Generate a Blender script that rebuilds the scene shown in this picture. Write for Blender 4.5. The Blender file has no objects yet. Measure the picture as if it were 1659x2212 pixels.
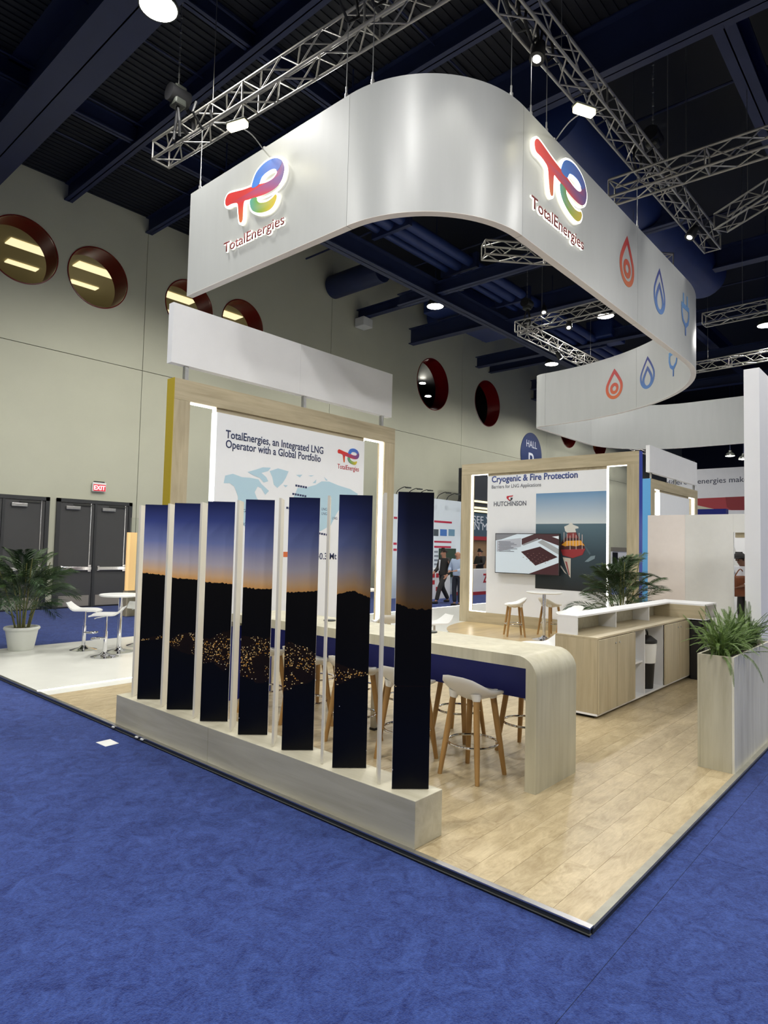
import bpy, bmesh, math, random
from mathutils import Vector, Matrix
from mathutils.geometry import tessellate_polygon
random.seed(7)
SC = bpy.context.scene
COL = SC.collection

# ------------------------------------------------------------------ camera
FPX, PIT, ROL, YAW, H = 1386.274, .05321757, .02327276, .84762427, 1.65
CX, CY = 829.5, 1106.0
_c, _s = math.cos(ROL), math.sin(ROL)
_F = Vector((0, math.cos(PIT), math.sin(PIT)))
_R0 = Vector((1, 0, 0)); _U0 = Vector((0, -math.sin(PIT), math.cos(PIT)))
_R = _R0*_c + _U0*_s; _U = _U0*_c - _R0*_s
_B = Matrix(((math.cos(YAW), math.sin(YAW), 0), (-math.sin(YAW), math.cos(YAW), 0), (0, 0, 1)))
CF, CR, CU = _B @ _F, _B @ _R, _B @ _U
def ray(px, py): return CF + CR*((px-CX)/FPX) - CU*((py-CY)/FPX)
_d = ray(1273, 2005)
CAM = Vector((_d.x*H/_d.z, _d.y*H/_d.z, H))
def atz(px, py, z=0.0): d = ray(px, py); return CAM + d*((z-CAM.z)/d.z)
def atx(px, py, x): d = ray(px, py); return CAM + d*((x-CAM.x)/d.x)
def aty(px, py, y): d = ray(px, py); return CAM + d*((y-CAM.y)/d.y)
def pix(p):
    q = Vector(p)-CAM; w = q.dot(CF); return CX+FPX*q.dot(CR)/w, CY-FPX*q.dot(CU)/w
cd = bpy.data.cameras.new('camera'); cam = bpy.data.objects.new('camera', cd); COL.objects.link(cam)
cd.sensor_fit = 'VERTICAL'; cd.sensor_height = 24.0; cd.lens = FPX*24.0/2212.0
cd.clip_start = .05; cd.clip_end = 200
m = Matrix((CR, CU, -CF)).transposed().to_4x4(); m.translation = CAM; cam.matrix_world = m
SC.camera = cam

# ------------------------------------------------------------------ world, exposure
w = bpy.data.worlds.new('hall_air'); SC.world = w; w.use_nodes = True
w.node_tree.nodes['Background'].inputs[0].default_value = (.75, .82, 1, 1)
w.node_tree.nodes['Background'].inputs[1].default_value = .02
SC.view_settings.view_transform = 'Standard'; SC.view_settings.look = 'None'
SC.view_settings.gamma = 1; SC.view_settings.use_curve_mapping = False
SC.view_settings.exposure = -0.34
HB_POWER = 1150.0      # watts of each high-bay lamp
SPOT_POWER = 110.0    # watts of each truss spot

# ------------------------------------------------------------------ helpers
ORG = {}
def lin(c):
    return tuple(((v/255)/12.92 if v/255 <= .04045 else ((v/255+.055)/1.055)**2.4) for v in c)
def tag(o, label=None, cat=None, group=None, kind=None):
    if label: o['label'] = label
    if cat: o['category'] = cat
    if group: o['group'] = group
    if kind: o['kind'] = kind
    return o
def link(o, parent=None):
    COL.objects.link(o)
    if parent is not None:
        o.parent = parent; ORG[o] = ORG.get(parent, Vector((0, 0, 0)))
    return o
def thing(name, label, cat, loc=(0, 0, 0), group=None, rz=0, kind=None):
    o = bpy.data.objects.new(name, None); o.empty_display_size = .1
    COL.objects.link(o); o.location = loc; o.rotation_euler = (0, 0, rz); ORG[o] = Vector(loc)
    return tag(o, label, cat, group, kind)

class MB:
    """collects geometry for one mesh"""
    def __init__(s): s.v = []; s.f = []; s.c = []
    def add(s, vs, fs, col=None):
        n = len(s.v); s.v += [Vector(v) for v in vs]; s.f += [tuple(i+n for i in f) for f in fs]
        s.c += [col]*len(fs); return s
    def box(s, lo, hi):
        x0, y0, z0 = lo; x1, y1, z1 = hi
        return s.add([(x0,y0,z0),(x1,y0,z0),(x1,y1,z0),(x0,y1,z0),(x0,y0,z1),(x1,y0,z1),(x1,y1,z1),(x0,y1,z1)],
                     [(3,2,1,0),(4,5,6,7),(0,1,5,4),(1,2,6,5),(2,3,7,6),(3,0,4,7)])
    def obox(s, c, ax, ay, az):
        c, ax, ay, az = map(Vector, (c, ax, ay, az)); vs = []
        for z in (-1, 1):
            for x, y in ((-1,-1),(1,-1),(1,1),(-1,1)): vs.append(c+ax*x+ay*y+az*z)
        return s.add(vs, [(3,2,1,0),(4,5,6,7),(0,1,5,4),(1,2,6,5),(2,3,7,6),(3,0,4,7)])
    def tube(s, pts, r, n=8, caps=True):
        pts = [Vector(p) for p in pts]; rs = r if isinstance(r, (list, tuple)) else [r]*len(pts)
        vs = []; fs = []; prev = None
        for i, p in enumerate(pts):
            t = (pts[min(i+1, len(pts)-1)]-pts[max(i-1, 0)]).normalized()
            a = Vector((0,0,1)) if abs(t.z) < .9 else Vector((1,0,0))
            if prev is None: x = t.cross(a).normalized()
            else: x = (prev - t*prev.dot(t)).normalized()
            prev = x; y = t.cross(x)
            for k in range(n):
                an = 2*math.pi*k/n; vs.append(p+(x*math.cos(an)+y*math.sin(an))*rs[i])
        for i in range(len(pts)-1):
            for k in range(n):
                fs.append((i*n+k, i*n+(k+1) % n, (i+1)*n+(k+1) % n, (i+1)*n+k))
        if caps: fs.append(tuple(reversed(range(n)))); fs.append(tuple(range((len(pts)-1)*n, len(pts)*n)))
        return s.add(vs, fs)
    def lathe(s, prof, c=(0,0,0), n=24):
        c = Vector(c); vs = []; fs = []
        for r, z in prof:
            for k in range(n):
                a = 2*math.pi*k/n; vs.append(c+Vector((r*math.cos(a), r*math.sin(a), z)))
        for i in range(len(prof)-1):
            for k in range(n): fs.append((i*n+k, i*n+(k+1) % n, (i+1)*n+(k+1) % n, (i+1)*n+k))
        fs.append(tuple(reversed(range(n)))); fs.append(tuple(range((len(prof)-1)*n, len(prof)*n)))
        return s.add(vs, fs)
    def prism(s, pts, ext):
        """planar 3D polygon extruded by vector ext"""
        pts = [Vector(p) for p in pts]; ext = Vector(ext); n = len(pts)
        tri = tessellate_polygon([pts])
        fs = [tuple(t) for t in tri] + [tuple(i+n for i in reversed(t)) for t in tri]
        fs += [(i, (i+1) % n, (i+1) % n+n, i+n) for i in range(n)]
        return s.add(pts+[p+ext for p in pts], fs)
    def poly(s, pts, col=None):
        pts = [Vector(p) for p in pts]
        return s.add(pts, [tuple(t) for t in tessellate_polygon([pts])], col)
    def build(s, name, mat, parent=None, smooth=False, bevel=0, seg=2, fix=True, local=False):
        me = bpy.data.meshes.new(name)
        off = Vector((0,0,0)) if (parent is None or local) else ORG.get(parent, Vector((0,0,0)))
        me.from_pydata([v-off for v in s.v], [], s.f)
        bm = bmesh.new(); bm.from_mesh(me)
        if bevel:
            bmesh.ops.remove_doubles(bm, verts=bm.verts, dist=1e-5)
            ed = [e for e in bm.edges if len(e.link_faces) == 2 and e.calc_face_angle(0) > .6]
            bmesh.ops.bevel(bm, geom=ed, offset=bevel, segments=seg, affect='EDGES', profile=.5)
        if fix: bmesh.ops.recalc_face_normals(bm, faces=bm.faces)
        bm.to_mesh(me); bm.free()
        if any(c is not None for c in s.c) and not bevel:
            at = me.color_attributes.new('Col', 'FLOAT_COLOR', 'CORNER')
            for p in me.polygons:
                c = s.c[p.index]
                for li in p.loop_indices:
                    q = c(s.v[me.loops[li].vertex_index]) if callable(c) else (c or (1,1,1))
                    at.data[li].color = (*q[:3], 1)
        if mat: me.materials.append(mat)
        if smooth: shade(me, smooth)
        o = bpy.data.objects.new(name, me)
        return link(o, parent)
def shade(me, ang=True):
    me.polygons.foreach_set('use_smooth', [True]*len(me.polygons))
    lim = .7 if ang is True else ang
    bm = bmesh.new(); bm.from_mesh(me)
    for e in bm.edges: e.smooth = not (len(e.link_faces) == 2 and e.calc_face_angle(0) > lim)
    bm.to_mesh(me); bm.free()
def box(name, lo, hi, mat, parent=None, bevel=0):
    lo2 = [min(a, b) for a, b in zip(lo, hi)]; hi2 = [max(a, b) for a, b in zip(lo, hi)]
    return MB().box(lo2, hi2).build(name, mat, parent, bevel=bevel)
def copy_tree(o, parent=None):
    c = o.copy(); COL.objects.link(c)
    if parent is not None: c.parent = parent
    for ch in list(o.children): copy_tree(ch, c)
    return c
def catmull(pts, n=6, closed=False):
    pts = [Vector(p) for p in pts]; out = []; N = len(pts)
    for i in range(N if closed else N-1):
        if closed: a, b, c, d = pts[i-1], pts[i], pts[(i+1) % N], pts[(i+2) % N]
        else: a, b, c, d = pts[max(i-1,0)], pts[i], pts[i+1], pts[min(i+2,N-1)]
        for k in range(n):
            t = k/n; out.append(.5*((2*b)+(c-a)*t+(2*a-5*b+4*c-d)*t*t+(3*b-a-3*c+d)*t**3))
    if not closed: out.append(pts[-1])
    return out

# ------------------------------------------------------------------ materials
def node_mat(name):
    m = bpy.data.materials.new(name); m.use_nodes = True
    nt = m.node_tree; return m, nt, nt.nodes['Principled BSDF']
def N(nt, t, **kw):
    n = nt.nodes.new(t)
    for k, v in kw.items():
        if k.startswith('i_'):
            key = k[2:]; n.inputs[int(key) if key.isdigit() else key].default_value = v
        else: setattr(n, k, v)
    return n
def mat(name, rgb, rough=.5, metal=0, var=0, scale=8, bump=0, bscale=60, spec=.5, stretch=None):
    m, nt, b = node_mat(name); c = lin(rgb)
    b.inputs['Base Color'].default_value = (*c, 1); b.inputs['Roughness'].default_value = rough
    b.inputs['Metallic'].default_value = metal; b.inputs['Specular IOR Level'].default_value = spec
    L = nt.links.new
    tc = N(nt, 'ShaderNodeTexCoord'); mp = N(nt, 'ShaderNodeMapping'); L(tc.outputs['Object'], mp.inputs[0])
    if stretch: mp.inputs['Scale'].default_value = stretch
    if var:
        no = N(nt, 'ShaderNodeTexNoise', i_Scale=scale, i_Detail=6.0, i_Roughness=.6); L(mp.outputs[0], no.inputs['Vector'])
        r = N(nt, 'ShaderNodeValToRGB'); L(no.outputs[0], r.inputs[0])
        r.color_ramp.elements[0].position = .3; r.color_ramp.elements[1].position = .7
        r.color_ramp.elements[0].color = (*[v*(1-var) for v in c], 1)
        r.color_ramp.elements[1].color = (*[min(1, v*(1+var)) for v in c], 1)
        L(r.outputs[0], b.inputs['Base Color'])
    if bump:
        n2 = N(nt, 'ShaderNodeTexNoise', i_Scale=bscale, i_Detail=4.0); L(mp.outputs[0], n2.inputs['Vector'])
        bp = N(nt, 'ShaderNodeBump', i_Strength=bump, i_Distance=.01); L(n2.outputs[0], bp.inputs['Height'])
        L(bp.outputs[0], b.inputs['Normal'])
    return m
def emis(name, rgb, strength):
    m, nt, b = node_mat(name); c = lin(rgb)
    b.inputs['Base Color'].default_value = (*c, 1)
    b.inputs['Emission Color'].default_value = (*c, 1); b.inputs['Emission Strength'].default_value = strength
    return m
def wood(name, light, dark, axis=2, rough=.45, scale=1.0, perobj=0.0, band=.5):
    """pale limed wood, grain along axis"""
    m, nt, b = node_mat(name); L = nt.links.new
    tc = N(nt, 'ShaderNodeTexCoord'); mp = N(nt, 'ShaderNodeMapping'); L(tc.outputs['Object'], mp.inputs[0])
    sc = [14*scale]*3; sc[axis] = .9*scale; mp.inputs['Scale'].default_value = sc
    oi = N(nt, 'ShaderNodeObjectInfo')
    ad = N(nt, 'ShaderNodeVectorMath', operation='ADD'); L(mp.outputs[0], ad.inputs[0])
    mu = N(nt, 'ShaderNodeMath', operation='MULTIPLY', i_1=37.0 if perobj else 0.0); L(oi.outputs['Random'], mu.inputs[0]); L(mu.outputs[0], ad.inputs[1])
    n1 = N(nt, 'ShaderNodeTexNoise', i_Scale=1.0, i_Detail=8.0, i_Roughness=.65, i_Distortion=.6); L(ad.outputs[0], n1.inputs['Vector'])
    r = N(nt, 'ShaderNodeValToRGB'); L(n1.outputs[0], r.inputs[0])
    e = r.color_ramp.elements; e[0].position = .5-.25*band-.05; e[1].position = .5+.25*band
    e[0].color = (*lin(dark), 1); e[1].color = (*lin(light), 1)
    out = r.outputs[0]
    mp2 = N(nt, 'ShaderNodeMapping'); L(tc.outputs['Object'], mp2.inputs[0]); s2 = [2.2]*3; s2[axis] = .7; mp2.inputs['Scale'].default_value = s2
    ad2 = N(nt, 'ShaderNodeVectorMath', operation='ADD'); L(mp2.outputs[0], ad2.inputs[0]); L(mu.outputs[0], ad2.inputs[1])
    n2 = N(nt, 'ShaderNodeTexNoise', i_Scale=1.5, i_Detail=3.0); L(ad2.outputs[0], n2.inputs['Vector'])
    hv = N(nt, 'ShaderNodeHueSaturation'); L(out, hv.inputs['Color'])
    mr = N(nt, 'ShaderNodeMapRange', i_1=.3, i_2=.7, i_3=.86, i_4=1.1); L(n2.outputs[0], mr.inputs[0])
    if perobj:
        m3 = N(nt, 'ShaderNodeMapRange', i_1=0.0, i_2=1.0, i_3=1-perobj, i_4=1+perobj*.6); L(oi.outputs['Random'], m3.inputs[0])
        mm = N(nt, 'ShaderNodeMath', operation='MULTIPLY'); L(mr.outputs[0], mm.inputs[0]); L(m3.outputs[0], mm.inputs[1]); L(mm.outputs[0], hv.inputs['Value'])
    else: L(mr.outputs[0], hv.inputs['Value'])
    L(hv.outputs[0], b.inputs['Base Color']); b.inputs['Roughness'].default_value = rough
    return m
def vcol(name, rough=.5, emit=0):
    m, nt, b = node_mat(name); a = N(nt, 'ShaderNodeVertexColor', layer_name='Col')
    nt.links.new(a.outputs[0], b.inputs['Base Color']); b.inputs['Roughness'].default_value = rough
    if emit:
        nt.links.new(a.outputs[0], b.inputs['Emission Color']); b.inputs['Emission Strength'].default_value = emit
    return m
M = {}
M['white'] = mat('white_laminate', (232, 232, 233), .45, var=.02, scale=3)
M['fascia'] = mat('fascia_board', (178, 180, 178), .36, var=.025, scale=6, stretch=(1, 1, .15), bump=.03, bscale=120)
M['rim'] = mat('fascia_rim', (226, 219, 212), .6)
M['white2'] = mat('white_plastic', (235, 235, 232), .28)
M['poster'] = mat('poster_sheet', (232, 234, 238), .5, var=.01)
M['pinkish'] = mat('blush_wall', (216, 208, 203), .5, var=.02)
M['grey_wall'] = mat('pale_grey_wall', (206, 206, 203), .5, var=.02)
M['yellow'] = mat('yellow_side', (176, 154, 28), .5)
M['blue'] = mat('deep_blue_panel', (22, 33, 118), .5, spec=.3)
M['ltblue'] = mat('sky_blue_side', (88, 160, 214), .5)
M['midblue'] = mat('royal_blue_side', (38, 58, 150), .45)
M['oak'] = wood('limed_oak', (188, 176, 148), (168, 155, 126), 2)
M['oak_h'] = wood('limed_oak_along_x', (188, 176, 148), (168, 155, 126), 0)
M['oak_y'] = wood('limed_oak_along_y', (188, 176, 148), (168, 155, 126), 1)
M['pale_y'] = wood('whitewashed_wood_y', (192, 187, 167), (176, 170, 148), 1)
M['pale_z'] = wood('whitewashed_wood_z', (190, 185, 163), (176, 170, 146), 2)
M['plank_old'] = wood('floor_plank_vinyl', (196, 180, 144), (172, 153, 116), 0, rough=.36, scale=.55, perobj=.07, band=.9)
def plank_mat():
    m, nt, b = node_mat('floor_plank_vinyl'); L = nt.links.new
    tc = N(nt, 'ShaderNodeTexCoord'); oi = N(nt, 'ShaderNodeObjectInfo')
    mu = N(nt, 'ShaderNodeMath', operation='MULTIPLY', i_1=53.0); L(oi.outputs['Random'], mu.inputs[0])
    def layer(sc, scale, det):
        mp = N(nt, 'ShaderNodeMapping'); mp.inputs['Scale'].default_value = sc; L(tc.outputs['Object'], mp.inputs[0])
        ad = N(nt, 'ShaderNodeVectorMath', operation='ADD'); L(mp.outputs[0], ad.inputs[0]); L(mu.outputs[0], ad.inputs[1])
        n = N(nt, 'ShaderNodeTexNoise', i_Scale=scale, i_Detail=det, i_Roughness=.7, i_Distortion=.8); L(ad.outputs[0], n.inputs['Vector']); return n.outputs[0]
    a, c = layer((2.6, 7, 7), 1.5, 5.0), layer((5, 40, 40), 1.6, 8.0)
    mx = N(nt, 'ShaderNodeMath', operation='MULTIPLY_ADD', i_1=.62); L(a, mx.inputs[0])
    m2 = N(nt, 'ShaderNodeMath', operation='MULTIPLY', i_1=.38); L(c, m2.inputs[0]); L(m2.outputs[0], mx.inputs[2])
    r = N(nt, 'ShaderNodeValToRGB'); e = r.color_ramp.elements; e[0].position = .34; e[1].position = .64
    e[0].color = (*lin((146, 128, 95)), 1); e[1].color = (*lin((190, 174, 140)), 1); L(mx.outputs[0], r.inputs[0])
    hv = N(nt, 'ShaderNodeHueSaturation'); L(r.outputs[0], hv.inputs['Color'])
    mr = N(nt, 'ShaderNodeMapRange', i_1=0.0, i_2=1.0, i_3=.94, i_4=1.04); L(oi.outputs['Random'], mr.inputs[0]); L(mr.outputs[0], hv.inputs['Value'])
    L(hv.outputs[0], b.inputs['Base Color']); b.inputs['Roughness'].default_value = .36
    return m
M['plank'] = plank_mat()
M['groove'] = mat('floor_joint', (140, 122, 90), .8)
M['white_floor'] = mat('white_vinyl', (214, 214, 206), .28, var=.03, scale=3)
M['leg'] = wood('stool_leg_beech', (172, 134, 82), (150, 112, 62), 2, rough=.4)
M['chrome'] = mat('chrome', (225, 225, 228), .08, metal=1)
M['alu'] = mat('aluminium', (190, 190, 190), .32, metal=1, var=.05, scale=20)
M['truss'] = mat('truss_tube', (158, 155, 148), .4, metal=.7)
M['black'] = mat('matte_black', (16, 16, 18), .5)
M['dark'] = mat('dark_trim', (48, 50, 46), .35)
M['steel'] = mat('wire_rope', (150, 150, 150), .4, metal=.8)
M['led'] = emis('led_strip', (255, 253, 246), 5)
M['glow'] = emis('lit_acrylic', (255, 252, 240), 1.5)
M['lamp'] = emis('lamp_lens', (255, 250, 235), 30)
M['flood'] = emis('flood_lens', (255, 244, 190), 22)
M['navy'] = mat('painted_steel_navy', (24, 35, 70), .55, var=.1, scale=2)
M['navy2'] = mat('painted_duct_navy', (28, 46, 96), .5, var=.12, scale=1.5)
M['deck'] = mat('ceiling_deck', (11, 15, 26), .7, var=.15, scale=1)
M['wall'] = mat('painted_concrete', (188, 188, 167), .75, var=.035, scale=.9, bump=.05, bscale=25)
M['joint'] = mat('joint_filler', (92, 92, 82), .9)
M['red_tube'] = mat('red_enamel', (112, 9, 14), .35, var=.05, spec=.2)
M['tan'] = mat('corridor_tan', (176, 166, 132), .7)
M['fluor'] = emis('fluorescent_panel', (250, 236, 190), 1.35)
M['door'] = mat('door_grey', (70, 70, 70), .3, var=.04, scale=2)
M['doorframe'] = mat('door_frame_grey', (52, 53, 54), .45)
M['kick'] = mat('steel_kick_plate', (175, 168, 155), .3, metal=.6)
M['pot'] = mat('white_pot', (226, 228, 220), .45)
M['soil'] = mat('potting_soil', (40, 32, 24), .9, bump=.4, bscale=40)
M['palm'] = mat('palm_leaf', (40, 62, 34), .45, var=.3, scale=9)
M['palm2'] = mat('palm_leaf_pale', (58, 80, 40), .45, var=.3, scale=9)
M['stem'] = mat('palm_cane', (104, 104, 56), .5, var=.2)
M['fern'] = mat('fern_leaf', (88, 114, 48), .5, var=.35, scale=14)
M['text_navy'] = mat('ink_navy', (40, 52, 92), .6)
M['text_blue'] = mat('ink_blue', (62, 80, 140), .6)
M['text_grey'] = mat('ink_grey', (92, 96, 108), .6)
M['text_red'] = mat('ink_red', (180, 40, 50), .6)
M['text_maroon'] = mat('ink_maroon', (120, 30, 34), .5)
M['text_white'] = mat('ink_white', (228, 232, 240), .6)
M['sign_blue'] = mat('hall_sign_blue', (28, 50, 104), .45)
M['mapblue'] = mat('ink_map_blue', (176, 206, 222), .6)
M['vc'] = vcol('printed_colours'); M['screen'] = vcol('screen_image', .2, .35)
M['skin'] = mat('skin', (176, 128, 104), .5); M['skin2'] = mat('skin_dark', (120, 82, 62), .5)
M['suit'] = mat('charcoal_cloth', (38, 36, 36), .8, bump=.1, bscale=200); M['navycloth'] = mat('navy_cloth', (28, 32, 46), .8)
M['shirt'] = mat('white_shirt', (214, 216, 222), .7); M['bluesh'] = mat('pale_blue_shirt', (160, 176, 202), .7)
M['brown'] = mat('brown_leather', (110, 58, 24), .45, var=.2); M['hair'] = mat('dark_hair', (28, 22, 20), .7)
M['green_dk'] = mat('dark_green_panel', (40, 62, 48), .6)
M['red'] = mat('red_board', (170, 44, 52), .5, var=.05)
M['tanwood'] = mat('tan_partition', (150, 118, 84), .6, var=.08)
M['slate'] = mat('slate_blue_board', (66, 88, 104), .5)
def carpet():
    m, nt, b = node_mat('blue_carpet'); L = nt.links.new
    tc = N(nt, 'ShaderNodeTexCoord')
    n1 = N(nt, 'ShaderNodeTexNoise', i_Scale=70.0, i_Detail=7.0, i_Roughness=.85); L(tc.outputs['Object'], n1.inputs['Vector'])
    n2 = N(nt, 'ShaderNodeTexNoise', i_Scale=7.0, i_Detail=8.0, i_Roughness=.78, i_Distortion=1.6); L(tc.outputs['Object'], n2.inputs['Vector'])
    r = N(nt, 'ShaderNodeValToRGB'); e = r.color_ramp.elements; e[0].position = .41; e[1].position = .60
    e[0].color = (*lin((22, 36, 92)), 1); e[1].color = (*lin((56, 78, 142)), 1)
    mx = N(nt, 'ShaderNodeMath', operation='MULTIPLY_ADD', i_1=.5, i_2=.0); L(n1.outputs[0], mx.inputs[0])
    m2 = N(nt, 'ShaderNodeMath', operation='MULTIPLY_ADD', i_1=.5); L(n2.outputs[0], m2.inputs[0]); L(mx.outputs[0], m2.inputs[2])
    L(m2.outputs[0], r.inputs[0]); L(r.outputs[0], b.inputs['Base Color'])
    b.inputs['Roughness'].default_value = .95; b.inputs['Specular IOR Level'].default_value = .1
    b.inputs['Sheen Weight'].default_value = .12; b.inputs['Sheen Roughness'].default_value = .5
    bp = N(nt, 'ShaderNodeBump', i_Strength=.9, i_Distance=.006); n3 = N(nt, 'ShaderNodeTexNoise', i_Scale=160.0, i_Detail=3.0)
    L(tc.outputs['Object'], n3.inputs['Vector']); L(n3.outputs[0], bp.inputs['Height']); L(bp.outputs[0], b.inputs['Normal'])
    return m
M['carpet'] = carpet()
def glass():
    m, nt, b = node_mat('window_glass'); b.inputs['Base Color'].default_value = (.9, .92, .9, 1)
    b.inputs['Roughness'].default_value = .02; b.inputs['Transmission Weight'].default_value = 1; b.inputs['IOR'].default_value = 1.02
    return m
M['glass'] = glass()
def night():
    """dusk photograph over seven panels; u runs over all panels, v is the height"""
    m, nt, b = node_mat('dusk_town_print'); L = nt.links.new
    uv = N(nt, 'ShaderNodeUVMap', uv_map='UVMap'); sp = N(nt, 'ShaderNodeSeparateXYZ'); L(uv.outputs[0], sp.inputs[0])
    u, v = sp.outputs[0], sp.outputs[1]
    def mth(op, a, b_=0.0, c=None):
        n = N(nt, 'ShaderNodeMath', operation=op)
        for i, x in enumerate((a, b_, c)):
            if x is None: continue
            if isinstance(x, (int, float)): n.inputs[i].default_value = float(x)
            else: L(x, n.inputs[i])
        return n.outputs[0]
    def ramp(src, st, interp='LINEAR'):
        r = N(nt, 'ShaderNodeValToRGB'); r.color_ramp.interpolation = interp; e = r.color_ramp.elements
        while len(e) < len(st): e.new(.5)
        for i, (p, c) in enumerate(st): e[i].position = p; e[i].color = (*c, 1) if len(c) == 3 else c
        L(src, r.inputs[0]); return r.outputs[0]
    hill = ramp(u, [(0, (.645,)*3), (.2, (.63,)*3), (.38, (.625,)*3), (.52, (.615,)*3), (.7, (.625,)*3), (.78, (.645,)*3), (.87, (.615,)*3), (.92, (.60,)*3), (1, (.60,)*3)])
    cu = N(nt, 'ShaderNodeCombineXYZ'); L(mth('MULTIPLY', u, 30.0), cu.inputs[0])
    hn = N(nt, 'ShaderNodeTexNoise', i_Scale=2.0, i_Detail=5.0); L(cu.outputs[0], hn.inputs['Vector'])
    hl = mth('ADD', hill, mth('MULTIPLY_ADD', hn.outputs[0], .022, -.011))
    t = mth('DIVIDE', mth('SUBTRACT', v, hl), mth('SUBTRACT', 1.0, hl))      # 0 at skyline, 1 at top
    sky = ramp(t, [(0, lin((206, 150, 84))), (.07, lin((200, 164, 124))), (.22, lin((170, 162, 168))), (.48, lin((104, 114, 158))), (.76, lin((50, 60, 112))), (1, lin((24, 30, 66)))])
    dk = ramp(u, [(0, (1.5,)*3), (.45, (1.25,)*3), (.72, (.8,)*3), (.85, (.42,)*3), (.9, (.16,)*3), (1, (.12,)*3)])
    skc = N(nt, 'ShaderNodeMix', data_type='RGBA', blend_type='MULTIPLY'); skc.inputs[0].default_value = 1; L(sky, skc.inputs[6]); L(dk, skc.inputs[7])
    land = ramp(v, [(0, lin((5, 6, 12))), (.16, lin((4, 6, 16))), (.3, lin((6, 6, 9))), (.45, lin((7, 6, 6))), (.62, lin((9, 7, 6)))])
    ins = mth('GREATER_THAN', v, hl)
    mx = N(nt, 'ShaderNodeMix', data_type='RGBA'); L(ins, mx.inputs[0]); L(land, mx.inputs[6]); L(skc.outputs[2], mx.inputs[7])
    # town lights
    cv = N(nt, 'ShaderNodeCombineXYZ'); L(mth('MULTIPLY', u, 7*.212), cv.inputs[0]); L(mth('MULTIPLY', v, 1.71), cv.inputs[1])
    vo = N(nt, 'ShaderNodeTexVoronoi', i_Scale=105.0); L(cv.outputs[0], vo.inputs['Vector'])
    vo2 = N(nt, 'ShaderNodeTexVoronoi', i_Scale=52.0); L(cv.outputs[0], vo2.inputs['Vector'])
    den = N(nt, 'ShaderNodeTexNoise', i_Scale=7.0, i_Detail=4.0); L(cv.outputs[0], den.inputs['Vector'])
    ctr = ramp(u, [(0, (.30,)*3), (.2, (.325,)*3), (.35, (.32,)*3), (.5, (.315,)*3), (.62, (.33,)*3), (.8, (.34,)*3), (1, (.34,)*3)])
    wid = ramp(u, [(0, (.004,)*3), (.14, (.008,)*3), (.17, (.03,)*3), (.3, (.06,)*3), (.42, (.085,)*3), (.55, (.10,)*3), (.66, (.075,)*3), (.74, (.03,)*3), (.84, (.008,)*3), (.87, (0,)*3), (1, (0,)*3)])
    dist = mth('DIVIDE', mth('ABSOLUTE', mth('SUBTRACT', v, ctr)), mth('ADD', wid, .0008))
    dist0 = mth('MINIMUM', dist, 2.0)
    def rnd_(v_):
        s_ = N(nt, 'ShaderNodeSeparateColor'); L(v_.outputs['Color'], s_.inputs[0]); return s_.outputs[1]
    thr = mth('MULTIPLY_ADD', dist0, .55, .30)
    pt = mth('MULTIPLY', mth('LESS_THAN', vo.outputs['Distance'], .38), mth('GREATER_THAN', rnd_(vo), thr))
    big = mth('MULTIPLY', mth('LESS_THAN', vo2.outputs['Distance'], .27), mth('GREATER_THAN', rnd_(vo2), mth('ADD', thr, .12)))
    mask = mth('LESS_THAN', mth('ADD', dist, mth('MULTIPLY_ADD', den.outputs[0], 1.4, -.7)), 1.0)
    pat = mth('GREATER_THAN', den.outputs[0], .44)
    lt = mth('MULTIPLY', mth('MULTIPLY', mth('MAXIMUM', pt, big), pat), mask)
    lcol = ramp(vo.outputs['Color'], [(0, lin((176, 108, 34))), (.5, lin((232, 168, 70))), (.8, lin((250, 220, 150))), (1, lin((240, 235, 220)))])
    gl = N(nt, 'ShaderNodeMix', data_type='RGBA'); L(mth('MULTIPLY', mask, mth('MULTIPLY', den.outputs[0], .35)), gl.inputs[0]); L(mx.outputs[2], gl.inputs[6]); gl.inputs[7].default_value = (*lin((66, 40, 16)), 1)
    m2 = N(nt, 'ShaderNodeMix', data_type='RGBA'); L(lt, m2.inputs[0]); L(gl.outputs[2], m2.inputs[6]); L(lcol, m2.inputs[7])
    # a few lamps and tracks in the foreground of the print
    vo3 = N(nt, 'ShaderNodeTexVoronoi', i_Scale=9.0); L(cv.outputs[0], vo3.inputs['Vector'])
    few = mth('MULTIPLY', mth('LESS_THAN', vo3.outputs['Distance'], .045), mth('MULTIPLY', mth('LESS_THAN', v, .27), mth('MULTIPLY', mth('GREATER_THAN', u, .43), mth('LESS_THAN', u, .86))))
    m3 = N(nt, 'ShaderNodeMix', data_type='RGBA'); L(few, m3.inputs[0]); L(m2.outputs[2], m3.inputs[6]); m3.inputs[7].default_value = (*lin((190, 190, 200)), 1)
    L(m3.outputs[2], b.inputs['Base Color']); b.inputs['Roughness'].default_value = .4; b.inputs['Specular IOR Level'].default_value = .18
    return m
M['night'] = night()

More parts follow.
